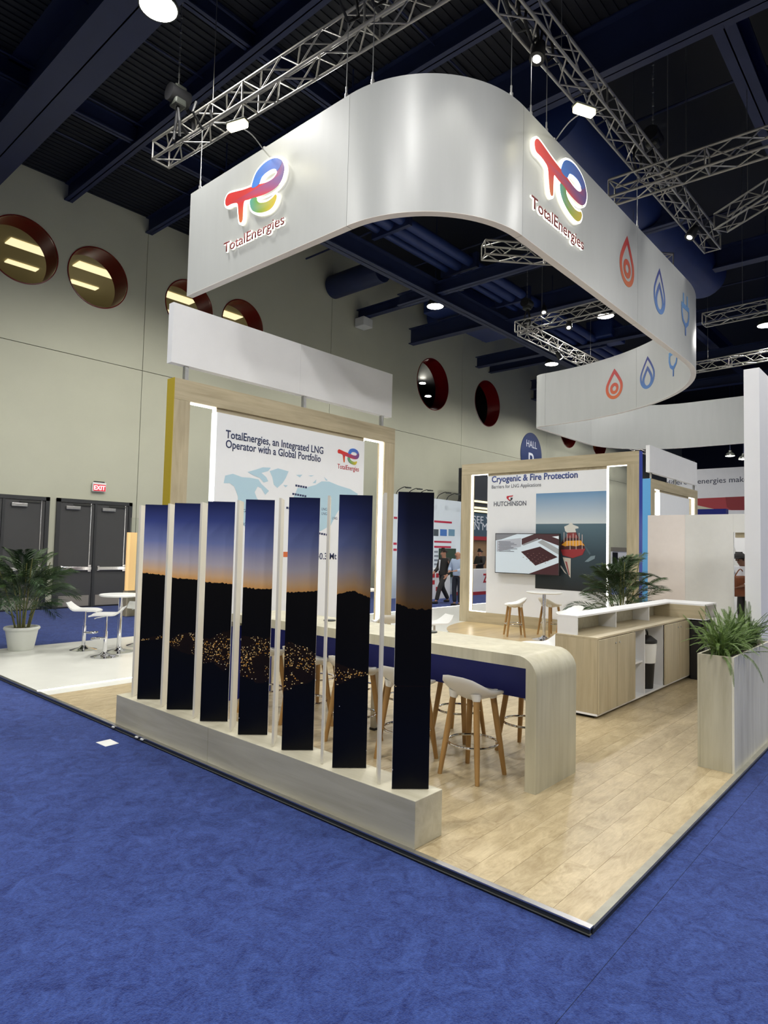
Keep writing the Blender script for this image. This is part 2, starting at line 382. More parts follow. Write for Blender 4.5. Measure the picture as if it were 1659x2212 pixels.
def text(name, body, parent, o, right, up, mat_, width=None, height=None, depth=.003, bold=0.0, align='LEFT'):
    """lettering as a mesh: o is the left end of the baseline; right/up are unit vectors"""
    cu = bpy.data.curves.new(name, 'FONT'); cu.body = body; cu.size = 1; cu.offset = bold; cu.extrude = 0; cu.resolution_u = 3
    ob = bpy.data.objects.new(name, cu); COL.objects.link(ob)
    dg = bpy.context.evaluated_depsgraph_get(); me = bpy.data.meshes.new_from_object(ob.evaluated_get(dg))
    bpy.data.objects.remove(ob); bpy.data.curves.remove(cu)
    xs = [v.co.x for v in me.vertices]; x0, x1 = min(xs), max(xs)
    sx = width/(x1-x0) if width else height
    sy = height if height else sx
    right, up, o = Vector(right), Vector(up), Vector(o); nrm = right.cross(up)
    if align == 'CENTER': o = o-right*(x1-x0)*sx/2
    off = ORG.get(parent, Vector((0,0,0)))
    for v in me.vertices: v.co = o-off+right*((v.co.x-x0)*sx)+up*(v.co.y*sy)
    bm = bmesh.new(); bm.from_mesh(me)
    if depth:
        r_ = bmesh.ops.extrude_face_region(bm, geom=list(bm.faces))
        bmesh.ops.translate(bm, verts=[g for g in r_['geom'] if isinstance(g, bmesh.types.BMVert)], vec=nrm*depth)
        bmesh.ops.recalc_face_normals(bm, faces=bm.faces)
    bm.to_mesh(me); bm.free(); me.name = name
    me.materials.clear(); me.materials.append(mat_)
    return link(bpy.data.objects.new(name, me), parent)
def spot(name, loc, target, power, angle, blend=.4, color=(1, .97, .93), size=.15, parent=None):
    l = bpy.data.lights.new(name, 'SPOT'); l.energy = power; l.spot_size = angle; l.spot_blend = blend; l.color = color; l.shadow_soft_size = size
    o = bpy.data.objects.new(name, l); COL.objects.link(o); o.location = loc
    o.rotation_euler = (Vector(target)-Vector(loc)).to_track_quat('-Z', 'Y').to_euler()
    if parent is not None: o.parent = parent; o.location = Vector(loc)-ORG[parent]
    return o
# ================================================================== STRUCTURE
def struct(o): return tag(o, kind='structure')
# ---- hall floor: concrete slab with carpet sheets
fl = struct(box('floor', (-14, -22, -.25), (52, 15.0, -.052), mat('concrete', (24, 30, 60), .9)))
XS, YS = 1.187, -.127
for a, b, c, d in ((-14, XS-.0015, -22, YS-.0015), (XS+.0015, 52, -22, YS-.0015), (-14, XS-.0015, YS+.0015, 15), (XS+.0015, 52, YS+.0015, 15)):
    box('carpet_sheet', (a, c, -.052), (b, d, -.04), M['carpet'], fl)
# ---- booth platform
PX1, PY1, WX, WY = 21.6, 9.38, 7.4, 5.95
bf = struct(box('floor_booth', (.012, .012, -.04), (PX1, PY1, -.0085), M['groove']))
PW, PL = .16, 1.22
pm = MB().box((0, 0, -.0085), (PL-.0015, PW-.0015, 0)).build('plank_source', M['plank'], None)
pmesh = pm.data; bpy.data.objects.remove(pm)
nrow = int((WY-.03)/PW)+1
for j in range(nrow):
    y = .03+j*PW; wy = min(PW, WY-y)
    if wy < .02: continue
    x = .03-((j*.43+.17*(j % 3)) % 1)*PL
    while x < WX:
        a, b = max(x, .03), min(x+PL, WX)
        if b-a > .02:
            o = bpy.data.objects.new('plank', pmesh); link(o, bf); o.location = (a, y, 0); o.scale = ((b-a)/PL, wy/PW, 1)
        x += PL
box('white_vinyl_sheet', (.03, WY+.27, -.0085), (PX1, PY1-.01, 0), M['white_floor'], bf)
box('white_vinyl_sheet', (WX, .03, -.0085), (PX1, WY+.235, 0), M['white_floor'], bf)
box('white_vinyl_border', (.03, WY, -.0085), (WX, WY+.235, 0), M['white_floor'], bf)
box('floor_light_strip', (.02, WY+.235, -.008), (6.6, WY+.268, .004), M['led'], bf)
box('floor_light_strip', (6.6, PY1-.01, -.008), (PX1-1, PY1+.02, .004), M['led'], bf)
disc = MB().lathe([(2.47, 0.0), (2.47, .005), (2.46, .006), (0.01, .006)], (9.4, 4.5, 0), 72).build('round_wood_inlay', wood('inlay_vinyl', (200, 178, 134), (172, 148, 106), 0, rough=.3, scale=.7, band=.7), bf)
t1 = struct(MB().box((-.006, -.006, -.004), (.03, PY1, .003)).build('trim_1', M['alu']))
box('edge_channel', (-.002, -.002, -.026), (.012, PY1, -.004), M['dark'], t1)
box('edge_lip', (-.006, -.006, -.030), (.012, PY1, -.026), mat('tarnished_lip', (120, 120, 108), .4, metal=.5), t1)
box('edge_shadow_strip', (.002, .0, -.04), (.012, PY1, -.030), M['black'], t1)
t2 = struct(MB().box((.03, -.008, -.012), (PX1, .03, .0025)).build('trim_2', mat('edge_aluminium', (160, 158, 146), .42, metal=.5, var=.15, scale=6)))
box('edge_channel', (.03, -.002, -.04), (PX1, .012, -.012), M['dark'], t2)

# ---- left wall with porthole windows
WYL = 15.0
WIN = [(2.545, 8.40, .78), (4.33, 8.33, .76), (6.95, 8.36, .75), (8.80, 8.36, .75), (18.5, 8.5, 1.08), (22.75, 8.46, 1.07), (31.3, 8.6, 1.1), (35.6, 8.6, 1.1)]
wl = struct(box('wall_left', (-14, WYL+.03, -.05), (52, WYL+.06, 6.2), M['joint']))
def wall_panel(x0, x1, z0, z1, holes):
    m = MB(); g = .008
    x0 += g; x1 -= g; z0 += g; z1 -= g; y = WYL
    def q(a, b, c, d):
        if b-a > 1e-4 and d-c > 1e-4: m.add([(a, y, c), (b, y, c), (b, y, d), (a, y, d)], [(0, 1, 2, 3)])
    cur = x0; n = 64
    for cx, cz, r in sorted(holes):
        a = r*1.08; q(cur, cx-a, z0, z1); q(cx-a, cx+a, z0, cz-a); q(cx-a, cx+a, cz+a, z1); cur = cx+a
        vs = []
        for k in range(n):
            t = 2*math.pi*(k+.5)/n; c, s = math.cos(t), math.sin(t); e = a/max(abs(c), abs(s))
            vs += [(cx+r*c, y, cz+r*s), (cx+e*c, y, cz+e*s)]
        for k in range(8):   # square corners
            pass
        fs = [(2*k, 2*k+1, (2*k+3) % (2*n), (2*k+2) % (2*n)) for k in range(n)]
        m.add(vs, fs)
        for sx in (-1, 1):
            for sz in (-1, 1):
                k = [i for i in range(n)]
                best = sorted(range(n), key=lambda i: (Vector(vs[2*i+1])-Vector((cx+sx*a, y, cz+sz*a))).length)[:2]
                m.add([vs[2*best[0]+1], vs[2*best[1]+1], (cx+sx*a, y, cz+sz*a)], [(0, 1, 2)])
    q(cur, x1, z0, z1)
    # edge return so that the joints are recessed
    for a, b in (((x0, z0), (x1, z0)), ((x1, z0), (x1, z1)), ((x1, z1), (x0, z1)), ((x0, z1), (x0, z0))):
        m.add([(a[0], y, a[1]), (b[0], y, b[1]), (b[0], y+.03, b[1]), (a[0], y+.03, a[1])], [(0, 1, 2, 3)])
    return m.build('wall_panel', M['wall'], wl, fix=False)
VX = [-14, -2.4, 5.62, 12.55, 20.64, 28.7, 36.8, 44.9, 52]
for a, b in zip(VX, VX[1:]):
    wall_panel(a, b, -.05, 6.21, [])
    wall_panel(a, b, 6.21, 12.6, [h for h in WIN if a < h[0] < b])
for i, (cx, cz, r) in enumerate(WIN):
    lit = i < 4 or i > 5
    wn = thing('window_%d' % (i+1), None, None, (cx, WYL, cz), kind='structure')
    m = MB(); n = 64; D = .68
    ring = lambda rr, y: [(cx+rr*math.cos(2*math.pi*k/n), y, cz+rr*math.sin(2*math.pi*k/n)) for k in range(n)]
    def lathe_y(prof):
        m = MB(); vs = []; fs = []
        for rr, y in prof: vs += ring(rr, y)
        for j in range(len(prof)-1):
            for k in range(n): fs.append((j*n+k, j*n+(k+1) % n, (j+1)*n+(k+1) % n, (j+1)*n+k))
        return m.add(vs, fs)
    lathe_y([(r-.004, WYL-.012), (r-.004, WYL+D)]).build('window_reveal', M['red_tube'], wn, smooth=1.2)
    lathe_y([(r+.015, WYL-.001), (r+.015, WYL-.015), (r-.012, WYL-.015), (r-.012, WYL+.02)]).build('window_rim', mat('red_rim', (110, 26, 24), .25), wn, smooth=1.2)
    g = MB().add(ring(r-.004, WYL+D-.03), [tuple(range(n))]).build('pane', M['glass'], wn, fix=False)
# rooms behind the portholes
def room(x0, x1, mat_, z1=9.62):
    m = MB(); y0, y1, z0 = WYL+.67, WYL+5.5, 6.9
    m.add([(x0,y0,z0),(x1,y0,z0),(x1,y1,z0),(x0,y1,z0),(x0,y0,z1),(x1,y0,z1),(x1,y1,z1),(x0,y1,z1)],
          [(0,1,2,3),(4,7,6,5),(1,5,6,2),(2,6,7,3),(3,7,4,0)])
    return struct(m.build('wall_upper_room', mat_, None, fix=False))
r1 = room(-1, 11.2, M['tan']); r2 = room(15, 26, M['black']); r3 = room(28, 39, mat('orange_lit_room', (150, 60, 30), .6))  # black and orange walls stand in for unlit and orange-lit rooms
for cx in (2.545, 4.33, 6.95, 8.80):
    for (px, py, lx, ly) in ((207, 585, .60, .24), (178, 617, .42, .14)):
        p = atz(px, py, 9.60); ox = p.x-4.33+cx
        box('ceiling_fluorescent', (ox-lx, p.y-ly, 9.585), (ox+lx, p.y+ly, 9.61), M['fluor'], r1)
for cx in (31.3, 35.6):
    for k in range(3): box('ceiling_fluorescent', (cx+1.2, 16.4+k*.8, 9.58), (cx+3, 16.6+k*.8, 9.61), M['fluor'], r3)
for px, py in ((909, 829), (921, 857), (1045, 895)):
    p = aty(px, py, WYL+2.6); MB().lathe([(.02, .06), (.14, .03), (.16, 0), (.05, -.01)], p).build('room_lamp', M['lamp'], r2)
for cx in (1.0, 5.4, 9.9):  # unseen point lights added to brighten the tan porthole room
    l_ = bpy.data.lights.new('room_fill_light', 'POINT'); l_.energy = 20; l_.color = (1, .93, .76); l_.shadow_soft_size = .3
    o_ = bpy.data.objects.new('room_fill_light', l_); COL.objects.link(o_); o_.parent = r1; o_.location = (cx, WYL+3.6, 8.0)
bb = struct(box('baseboard_left', (-14, WYL-.015, -.04), (52, WYL+.0, .11), M['black']))
# ---- doors
def double_door(idx, x0, x1):
    zt = 2.635; zb = -.04; y = WYL; f = .09
    d = thing('door_%d' % idx, None, None, (x0, y, zb), kind='structure')
    MB().box((x0, y-.06, zb), (x0+f, y+.0, zt)).box((x1-f, y-.06, zb), (x1, y+.0, zt)).box((x0, y-.06, zt-f), (x1, y+.0, zt)).build('door_frame', M['doorframe'], d)
    xm = (x0+x1)/2
    box('mullion', (xm-.03, y-.055, zb), (xm+.03, y, zt-f), M['doorframe'], d)
    for a, b in ((x0+f, xm-.03), (xm+.03, x1-f)):
        lf = box('door_leaf', (a+.006, y-.035, zb+.02), (b-.006, y-.001, zt-f-.006), M['door'], d)
        box('kick_plate', (a+.05, y-.042, zb+.04), (b-.05, y-.034, zb+.3), M['kick'], lf)
        pb = MB().box((a+.06, y-.1, .88), (b-.04, y-.06, .97)).box((a+.06, y-.06, .86), (a+.12, y-.034, .99)).box((b-.12, y-.075, .84), (b-.04, y-.034, 1.02)).build('push_bar', M['chrome'], lf, bevel=.008)
        box('door_closer', (a+.12, y-.095, zt-.26), (a+.46, y-.036, zt-.18), M['alu'], lf, bevel=.006)
        box('closer_arm', (a+.3, y-.07, zt-.15), (a+.75, y-.05, zt-.13), M['dark'], lf)
        box('vertical_rod', (b-.1, y-.05, 1.02), (b-.085, y-.034, zt-f), M['chrome'], lf)
double_door(1, 1.42, 3.41); double_door(2, 3.575, 5.48)
# ---- exit sign above the doors
ex = thing('exit_sign', 'red lit exit sign on the beige wall above the grey double doors', 'sign', (4.55, WYL-.02, 2.85))
box('sign_housing', (4.40, WYL-.09, 2.86), (4.74, WYL-.03, 3.09), M['white2'], ex, bevel=.008)
box('sign_bracket', (4.45, WYL-.08, 3.09), (4.70, WYL-.0, 3.12), M['dark'], ex)
box('sign_face', (4.415, WYL-.096, 2.875), (4.725, WYL-.09, 3.04), emis('exit_face', (210, 60, 70), .5), ex)
text('sign_lettering', 'EXIT', ex, (4.43, WYL-.097, 2.905), (1, 0, 0), (0, 0, 1), emis('exit_letters', (255, 235, 235), 2.2), width=.28, height=.15, bold=.012)

# ---- far and back walls, ceiling
fw = struct(box('wall_far', (52, -22, -.05), (52.2, 15, 12.6), mat('dark_far_wall', (40, 46, 66), .8)))
struct(box('wall_back', (-14.2, -22, -.05), (-14, 15, 12.6), M['wall']))
struct(box('wall_right', (-14, -22.2, -.05), (52, -22, 12.6), M['wall']))
ce = struct(box('ceiling', (-14, -22, 12.6), (52, 15.0, 12.8), M['deck']))
sof = box('lower_ceiling_deck', (-14, -22, 10.42), (7.6, 15.0, 10.5), M['deck'], ce)
m = MB()
for i in range(240):
    y = 14.9-i*.155
    m.box((-6, y, 10.398), (7.6, y+.07, 10.43))
m.build('deck_corrugation', M['deck'], ce)
def ibeam_y(x, z0, z1, wd, y0, y1, name='ceiling_beam'):
    struct(MB().box((x-wd/2, y0, z0), (x+wd/2, y1, z0+.03)).box((x-.012, y0, z0), (x+.012, y1, z1)).box((x-wd/2, y0, z1-.03), (x+wd/2, y1, z1)).build(name, M['navy']))
def ibeam_x(y, z0, z1, wd, x0, x1, name='ceiling_beam'):
    struct(MB().box((x0, y-wd/2, z0), (x1, y+wd/2, z0+.03)).box((x0, y-.012, z0), (x1, y+.012, z1)).box((x0, y-wd/2, z1-.03), (x1, y+wd/2, z1)).build(name, M['navy']))
for x in (-5.0, -2.9, -.77, 3.5, 5.63): ibeam_y(x, 9.98, 10.42, .2, -12, WYL)
ibeam_y(1.37, 9.3, 10.42, .75, -12, WYL)
for y in (11.6, 7.6, 3.6, -.6, -4.6): ibeam_x(y, 10.05, 10.42, .16, -6, 7.6)
for k in range(8):   # conduit lines under the deck
    yy = 12.9-k*1.9+.3*(k % 2)
    struct(MB().tube([(-6, yy, 10.3), (7.6, yy, 10.3)], .02, 6).build('ceiling_conduit', M['navy']))
# high bay structure
ibeam_x(10.0, 8.95, 9.45, .3, 6.9, 21.5); ibeam_y(12.0, 9.05, 9.4, .26, 3.0, 11.4)
ibeam_y(7.2, 9.5, 10.40, .3, -12, 15)
struct(box('ceiling_bulkhead', (7.6, -22, 10.5), (7.7, 15, 12.6), M['deck']))
for x in (16.0, 20.6, 25.5, 30, 36, 42): ibeam_y(x, 9.4+.15*(x > 20), 10.0, .3, -12, 14.2)
for y in (6.0, 1.4, -3.5): ibeam_x(y, 10.2, 10.9, .35, 7.6, 45)
for x0, y0 in ((13.9, 10.4), (22.9, 11.2)):
    z = 9.95; ibeam_y(x0, z, z+.35, .24, y0, WYL)
struct(box('ceiling_beam_lamp', (13.65, 14.5, 9.6), (14.15, 14.95, 9.94), mat('lamp_box', (205, 205, 200), .4), None, bevel=.03))
ibeam_y(27.2, 9.45, 10.1, .6, 13.7, WYL)
for yy, rr in ((9.25, .16), (8.85, .14), (9.65, .10)): struct(MB().tube([(7.6, yy, 9.75), (24, yy, 9.75)], rr, 14).build('ceiling_pipe', M['navy2'], None, smooth=True))
for k in range(5): struct(MB().box((9+3*k, 8.6, 9.55), (9.12+3*k, 9.85, 9.98)).build('ceiling_pipe_hanger', M['navy'], None))
struct(MB().tube([(7.72, 4.15, 9.7), (17, 4.05, 9.7)], .62, 24).build('ceiling_round_duct', M['navy2'], None, smooth=True))
struct(MB().tube([(18.2, 12.4, 11.1), (18.2, 14.6, 11.1)], .75, 24).build('ceiling_round_duct', M['navy2'], None, smooth=True))
struct(MB().tube([tuple(aty(826, 583, 12.6)), tuple(aty(826, 583, 12.6)+Vector((0, 2.3, 0)))], .40, 24).build('ceiling_round_duct', M['navy'], None, smooth=True))
struct(MB().box((15.2, 11.4, 10.1), (19.4, 13.0, 10.9)).build('ceiling_rectangular_duct', M['navy2'], None, bevel=.05))
struct(MB().tube([(9.0, .4, 10.4), (30, .2, 10.4)], .5, 20).build('ceiling_round_duct', M['navy2'], None, smooth=True))
struct(MB().box((10.2, -2.9, 10.2), (13.4, -1.4, 10.9)).build('ceiling_rectangular_duct', mat('grey_blue_duct', (86, 96, 122), .5), None, bevel=.05))
for x, y in ((21, 8.6), (24.5, 3.0), (26.0, 9.8)):
    struct(MB().box((x-.7, y-.5, 9.7), (x+.7, y+.5, 10.4)).build('ceiling_air_handler', M['navy2'], None, bevel=.05))
for k in range(7):
    x = 8.4+k*2.7; struct(MB().tube([(x, -6, 11.2), (x, 14.8, 11.2)], .03, 6).build('ceiling_conduit', M['navy']))

# ---- HALL B sign on the wall
hs = aty(1147, 978, WYL)
hb = thing('hall_sign', 'round blue sign reading HALL B on the beige wall', 'sign', (hs.x, WYL-.01, 6.55))
nn = 48; hr = 1.1
MB().prism([(hs.x+hr*math.cos(2*math.pi*k/nn), WYL-.004, 6.55+1.15*math.sin(2*math.pi*k/nn)) for k in range(nn)], (0, -.03, 0)).build('sign_disc', M['sign_blue'], hb)
text('sign_lettering', 'HALL', hb, (hs.x, WYL-.036, 6.92), (1, 0, 0), (0, 0, 1), M['text_white'], width=1.1, height=.52, align='CENTER')
text('sign_lettering', 'B', hb, (hs.x, WYL-.036, 5.72), (1, 0, 0), (0, 0, 1), M['text_white'], width=.62, height=1.35, align='CENTER')
# ================================================================== HANGING FASCIA RIBBON
ZB, ZT, FT = 5.30, 6.86, .10
path = [Vector((2.23, 7.24))]
for k in range(1, 9): path.append(Vector((2.23, 7.24-(7.24-3.90)*k/8)))
for k in range(1, 25):
    a = math.pi*(1+.5*k/24); path.append(Vector((3.675+1.445*math.cos(a), 3.90+1.445*math.sin(a))))
for k in range(1, 17): path.append(Vector((3.675+(10.0-3.675)*k/16, 2.455)))
for k in range(1, 37):
    t = math.pi/2*k/36; path.append(Vector((10.0+4.42*math.sin(t), 2.455+5.3*(1-math.cos(t)))))
for k in range(1, 9):
    t = math.pi/2*k/8; path.append(Vector((14.42+.22*(1-math.cos(t)), 7.755+.22*math.sin(t))))
for k in range(1, 7): path.append(Vector((14.64+(18.0-14.64)*k/6, 7.975)))
for k in range(1, 17):
    t = math.pi/2*k/16; path.append(Vector((18.0+2.6*math.sin(t), 5.4+2.575*math.cos(t))))
for k in range(1, 7): path.append(Vector((20.6, 5.4-4.6*k/6)))
SL = [0.0]
for a, b in zip(path, path[1:]): SL.append(SL[-1]+(b-a).length)
def rib(s, off):
    s = max(0, min(SL[-1]-1e-6, s)); i = max(k for k in range(len(SL)-1) if SL[k] <= s); t = (s-SL[i])/(SL[i+1]-SL[i])
    def nrm(j):
        d = (path[min(j+1, len(path)-1)]-path[max(j-1, 0)]).normalized(); return Vector((-d.y, d.x))
    p = path[i].lerp(path[i+1], t); n = nrm(i).lerp(nrm(i+1), t).normalized(); return p+n*off
fas = thing('hanging_fascia', 'curved white ribbon fascia with energy icons hanging above the stand', 'hanging sign', (2.23, 7.24, ZB))
def section(s0, s1):
    ss = [s0]+[s for s in SL if s0+.01 < s < s1-.01]+[s1]
    m = MB(); rm = MB(); vs = []; n = len(ss)
    for s in ss:
        a = rib(s, 0); b = rib(s, FT); vs += [(a.x, a.y, ZB), (a.x, a.y, ZT), (b.x, b.y, ZT), (b.x, b.y, ZB)]
    fs = []
    for i in range(n-1):
        for k in range(3): fs.append((4*i+k, 4*i+k+1, 4*i+4+k+1, 4*i+4+k))
    fs += [(0, 3, 2, 1), (4*n-4, 4*n-3, 4*n-2, 4*n-1)]
    m.add(vs, fs); o = m.build('fascia_panel', M['fascia'], fas, smooth=.5)
    v2 = []
    for s in ss:
        a = rib(s, 0); b = rib(s, FT); v2 += [(a.x, a.y, ZB), (b.x, b.y, ZB), (a.x, a.y, ZB-.004), (b.x, b.y, ZB-.004)]
    f2 = []
    for i in range(n-1):
        j = 4*i; f2 += [(j+2, j+3, j+7, j+6), (j, j+2, j+6, j+4), (j+1, j+5, j+7, j+3)]
    rm.add(v2, f2).build('fascia_rim', M['rim'], o)
sA = 3.34; sB = sA+1.445*math.pi/2; s7 = sB+(7.35-3.675); s10 = sB+(10.0-3.675)
cuts = [0, sA, sB, s7, s10+1.0, s10+4.4, s10+7.55, s10+8.1, s10+11.6, SL[-1]-.01]
for a, b in zip(cuts, cuts[1:]): section(a+.0025, b-.0025)

# ---- emblem and icons as printed / built-up shapes in flat (x, z) coordinates
EM_BAR = [(-6.248,6.36),(-6.235,6.42),(-6.169,6.459),(-6.0,6.43),(-5.845,6.398),(-5.64,6.37),(-5.5,6.347),(-5.36,6.318),(-5.25,6.312),(-5.17,6.33),(-5.125,6.37),(-5.14,6.41),(-5.06,6.50),(-5.0,6.42),(-4.988,6.345),(-5.03,6.24),(-5.13,6.178),(-5.30,6.165),(-5.528,6.188),(-5.732,6.222),(-5.815,6.225),(-5.83,6.10),(-5.832,5.99),(-5.862,5.955),(-5.9,5.98),(-5.93,6.11),(-5.955,6.24),(-6.024,6.278),(-6.12,6.295),(-6.215,6.30)]
EM_BLUE = [(-5.645,6.35),(-5.625,6.44),(-5.56,6.53),(-5.451,6.58),(-5.35,6.597),(-5.25,6.592),(-5.13,6.557),(-5.03,6.47),(-5.11,6.385),(-5.15,6.418),(-5.21,6.447),(-5.29,6.456),(-5.38,6.447),(-5.45,6.418),(-5.51,6.34)]
EM_LOW = [(-5.665,6.20),(-5.668,6.12),(-5.63,6.05),(-5.569,6.0),(-5.46,5.952),(-5.35,5.928),(-5.25,5.925),(-5.175,5.955),(-5.13,6.01),(-5.118,6.06),(-5.145,6.085),(-5.20,6.062),(-5.29,6.048),(-5.38,6.06),(-5.47,6.09),(-5.525,6.14),(-5.54,6.185)]
def norm(pts): return [((x+6.25)/1.262, (z-5.925)/1.262) for x, z in pts]
EM = [norm(EM_BAR), norm(EM_BLUE), norm(EM_LOW)]
def mixc(a, b, t): t = max(0, min(1, t)); return tuple(p+(q-p)*t for p, q in zip(a, b))
RED, ORG_, PUR, BLU, BL2, TEA, GRN, YEL = [lin(c) for c in ((206,44,40), (206,104,44), (98,74,140), (52,116,208), (84,92,170), (84,156,150), (104,158,56), (206,182,40))]
def col_bar(u, v):
    if v < .2 and u < .4: return mixc(RED, ORG_, (.24-v)/.2)
    return mixc(RED, PUR, (u-.68)/.3)
def col_blue(u, v): return mixc(BLU, BL2, (u-.7)/.3)
def col_low(u, v): return mixc(TEA, GRN, (u-.46)/.12) if u < .58 else mixc(GRN, YEL, (u-.58)/.25)
EMC = [col_bar, col_blue, col_low]
def grow(pts, d):
    n = len(pts); P = [Vector((*p, 0)) for p in pts]; out = []
    ar = sum(P[i].x*P[(i+1) % n].y-P[(i+1) % n].x*P[i].y for i in range(n)); sg = 1 if ar > 0 else -1
    for i in range(n):
        t = (P[(i+1) % n]-P[i-1]).normalized(); out.append((P[i].x+t.y*d*sg, P[i].y-t.x*d*sg))
    return out
def smooth2(pts, n=4): return [(p.x, p.y) for p in catmull([(x, y, 0) for x, y in pts], n, True)]
def shapes(name, polys, cols, mp, parent, d0, d1, mat_, front=None):
    """extrude flat polygons between offsets d0 and d1 through mapping mp(u, v, d)"""
    m = MB()
    if not hasattr(m, 'vc'): m.vc = {}
    for i, (pl, cf) in enumerate(zip(polys, cols)):
        if pl[0] == 'ring':
            n = len(pl[1]); base = len(m.v)
            for dd in (d1, d0):
                for ring_ in pl[1:]:
                    for k, (u, v) in enumerate(ring_): m.vc[len(m.v)] = cf(u, v); m.v.append(mp(u, v, dd+.001*i))
            for k in range(n):
                k2 = (k+1) % n
                for f_ in ((k, k2, n+k2, n+k), (2*n+k, 2*n+k2, k2, k), (n+k, n+k2, 3*n+k2, 3*n+k)): m.f.append(tuple(base+q for q in f_)); m.c.append('L')
            continue
        a = [mp(u, v, d0+.001*i) for u, v in pl]; b = [mp(u, v, d1+.001*i) for u, v in pl]; n = len(pl)
        tri = tessellate_polygon([[Vector((u, v, 0)) for u, v in pl]])
        base = len(m.v); m.v += a+b
        def cc(k): return cf(*pl[k % n]) if cf else (1, 1, 1)
        look = {}
        for t in tri: m.f.append(tuple(base+n+k for k in t)); m.c.append('L')
        for k in range(n): m.f.append((base+k, base+(k+1) % n, base+n+(k+1) % n, base+n+k)); m.c.append('L')
        if not hasattr(m, 'vc'): m.vc = {}
        for k in range(n): m.vc[base+k] = cc(k); m.vc[base+n+k] = cc(k)
    fc = m.c; m.c = [None]*len(m.f)
    o = m.build(name, mat_, parent, fix=False)
    me = o.data; at = me.color_attributes.new('Col', 'FLOAT_COLOR', 'CORNER')
    for p in me.polygons:
        for li in p.loop_indices: at.data[li].color = (*m.vc[me.loops[li].vertex_index][:3], 1)
    bm = bmesh.new(); bm.from_mesh(me); bmesh.ops.recalc_face_normals(bm, faces=bm.faces); bm.to_mesh(me); bm.free()
    return o
def emblem(parent, mp, size, lit=True, z3=.05):
    ps = [smooth2(p, 3) for p in EM]
    if lit:
        shapes('lit_backing', [grow(p, .022) for p in ps], [None]*3, mp, parent, .012, z3, M['glow'])
        shapes('emblem_face', ps, EMC, mp, parent, z3, z3+.006, M['vc'])
    else: shapes('emblem_print', ps, EMC, mp, parent, .0, .002, M['vc'])
# left face: x = 2.23, reading towards -y ; outward is -x
def mpL(u, v, d): return Vector((2.23-d, 6.25-u*1.262, 5.925+v*1.262))
lg = thing('backlit_logo', 'backlit red, blue and yellow company logo on the left face of the ribbon fascia', 'logo', (2.23, 6.25, 5.6), 'backlit logos on the fascia')
emblem(lg, mpL, 1)
text('letter_backing', 'TotalEnergies', lg, (2.222, 6.28, 5.657), (0, -1, 0), (0, 0, 1), M['glow'], width=1.30, height=.2, depth=.02, bold=.012)
text('lettering', 'TotalEnergies', lg, (2.2015, 6.28, 5.66), (0, -1, 0), (0, 0, 1), M['text_maroon'], width=1.30, height=.2, depth=.004, bold=.004)
def mpR(u, v, d): return Vector((3.85+u*1.45, 2.455-d, 5.99+v*1.36-.0))
lg2 = thing('backlit_logo', 'backlit company logo on the right face of the ribbon fascia beside the icons', 'logo', (3.85, 2.455, 5.6), 'backlit logos on the fascia')
emblem(lg2, mpR, 1)
text('letter_backing', 'TotalEnergies', lg2, (3.83, 2.447, 5.697), (1, 0, 0), (0, 0, 1), M['glow'], width=1.44, height=.21, depth=.02, bold=.014)
text('lettering', 'TotalEnergies', lg2, (3.83, 2.4265, 5.70), (1, 0, 0), (0, 0, 1), M['text_maroon'], width=1.44, height=.21, depth=.004, bold=.008)
# icons
def drop(n=40, r=.37):
    """teardrop: round foot, pointed tip at height 1"""
    out = []; th = math.radians(62); nb = n-14
    for k in range(nb+1):
        t = -math.pi+th+(2*math.pi-2*th)*k/nb; out.append((r*math.sin(t+math.pi)*-1, r-r*math.cos(t)))
    L0 = out[-1]
    tip = (0, 1.0); c1 = (L0[0]*.62, L0[1]+.22)
    side = [((1-t)**2*L0[0]+2*t*(1-t)*c1[0]+t*t*tip[0], (1-t)**2*L0[1]+2*t*(1-t)*c1[1]+t*t*tip[1]) for t in [k/7 for k in range(1, 8)]]
    return out+side+[(-x, y) for x, y in reversed(side[:-1])]
def ringpoly(outer, inner): return ('ring', outer, inner)      # same number of points in both
def scale(pts, s, oy, sx=None): return [(x*(sx or s), y*s+oy) for x, y in pts]
D = drop()
circ = lambda r, cy, n=28: [(r*math.sin(2*math.pi*k/n), cy-r*math.cos(2*math.pi*k/n)) for k in range(n)]
ICO = {
 'oil_drop_icon': ([ringpoly(D, scale(D, .72, .105, .70)), ringpoly(circ(.185, .345), circ(.08, .345))], lambda u, v: mixc(lin((196,96,40)), lin((176,34,36)), v*1.3)),
 'gas_flame_icon': ([ringpoly(D, scale(D, .80, .09, .78)), ringpoly(scale(D, .68, .02, .70), scale(D, .46, .10, .42))], lambda u, v: mixc(lin((74,118,176)), lin((38,48,124)), v*1.2)),
 'plug_icon': ([[(-.30,.74),(-.30,.62),(.30,.62),(.30,.74)], [(-.18,.98),(-.18,.73),(-.10,.73),(-.10,.98)], [(.10,.98),(.10,.73),(.18,.73),(.18,.98)],
    [(-.30,.64),(-.30,.48),(-.22,.30),(-.06,.2),(.06,.2),(.22,.30),(.30,.48),(.30,.64),(.22,.64),(.22,.5),(.15,.36),(0,.29),(-.15,.36),(-.22,.5),(-.22,.64)], [(-.035,.22),(-.035,0),(.035,0),(.035,.22)]], lambda u, v: mixc(lin((58,98,166)), lin((104,158,206)), v)),
}
def s_for(px, inner, lo, hi):
    best = None
    for k in range(400):
        s = lo+(hi-lo)*k/399; p = rib(s, FT if inner else 0); q = pix((p.x, p.y, 6.1))
        e = abs(q[0]-px)
        if best is None or e < best[0]: best = (e, s)
    return best[1]
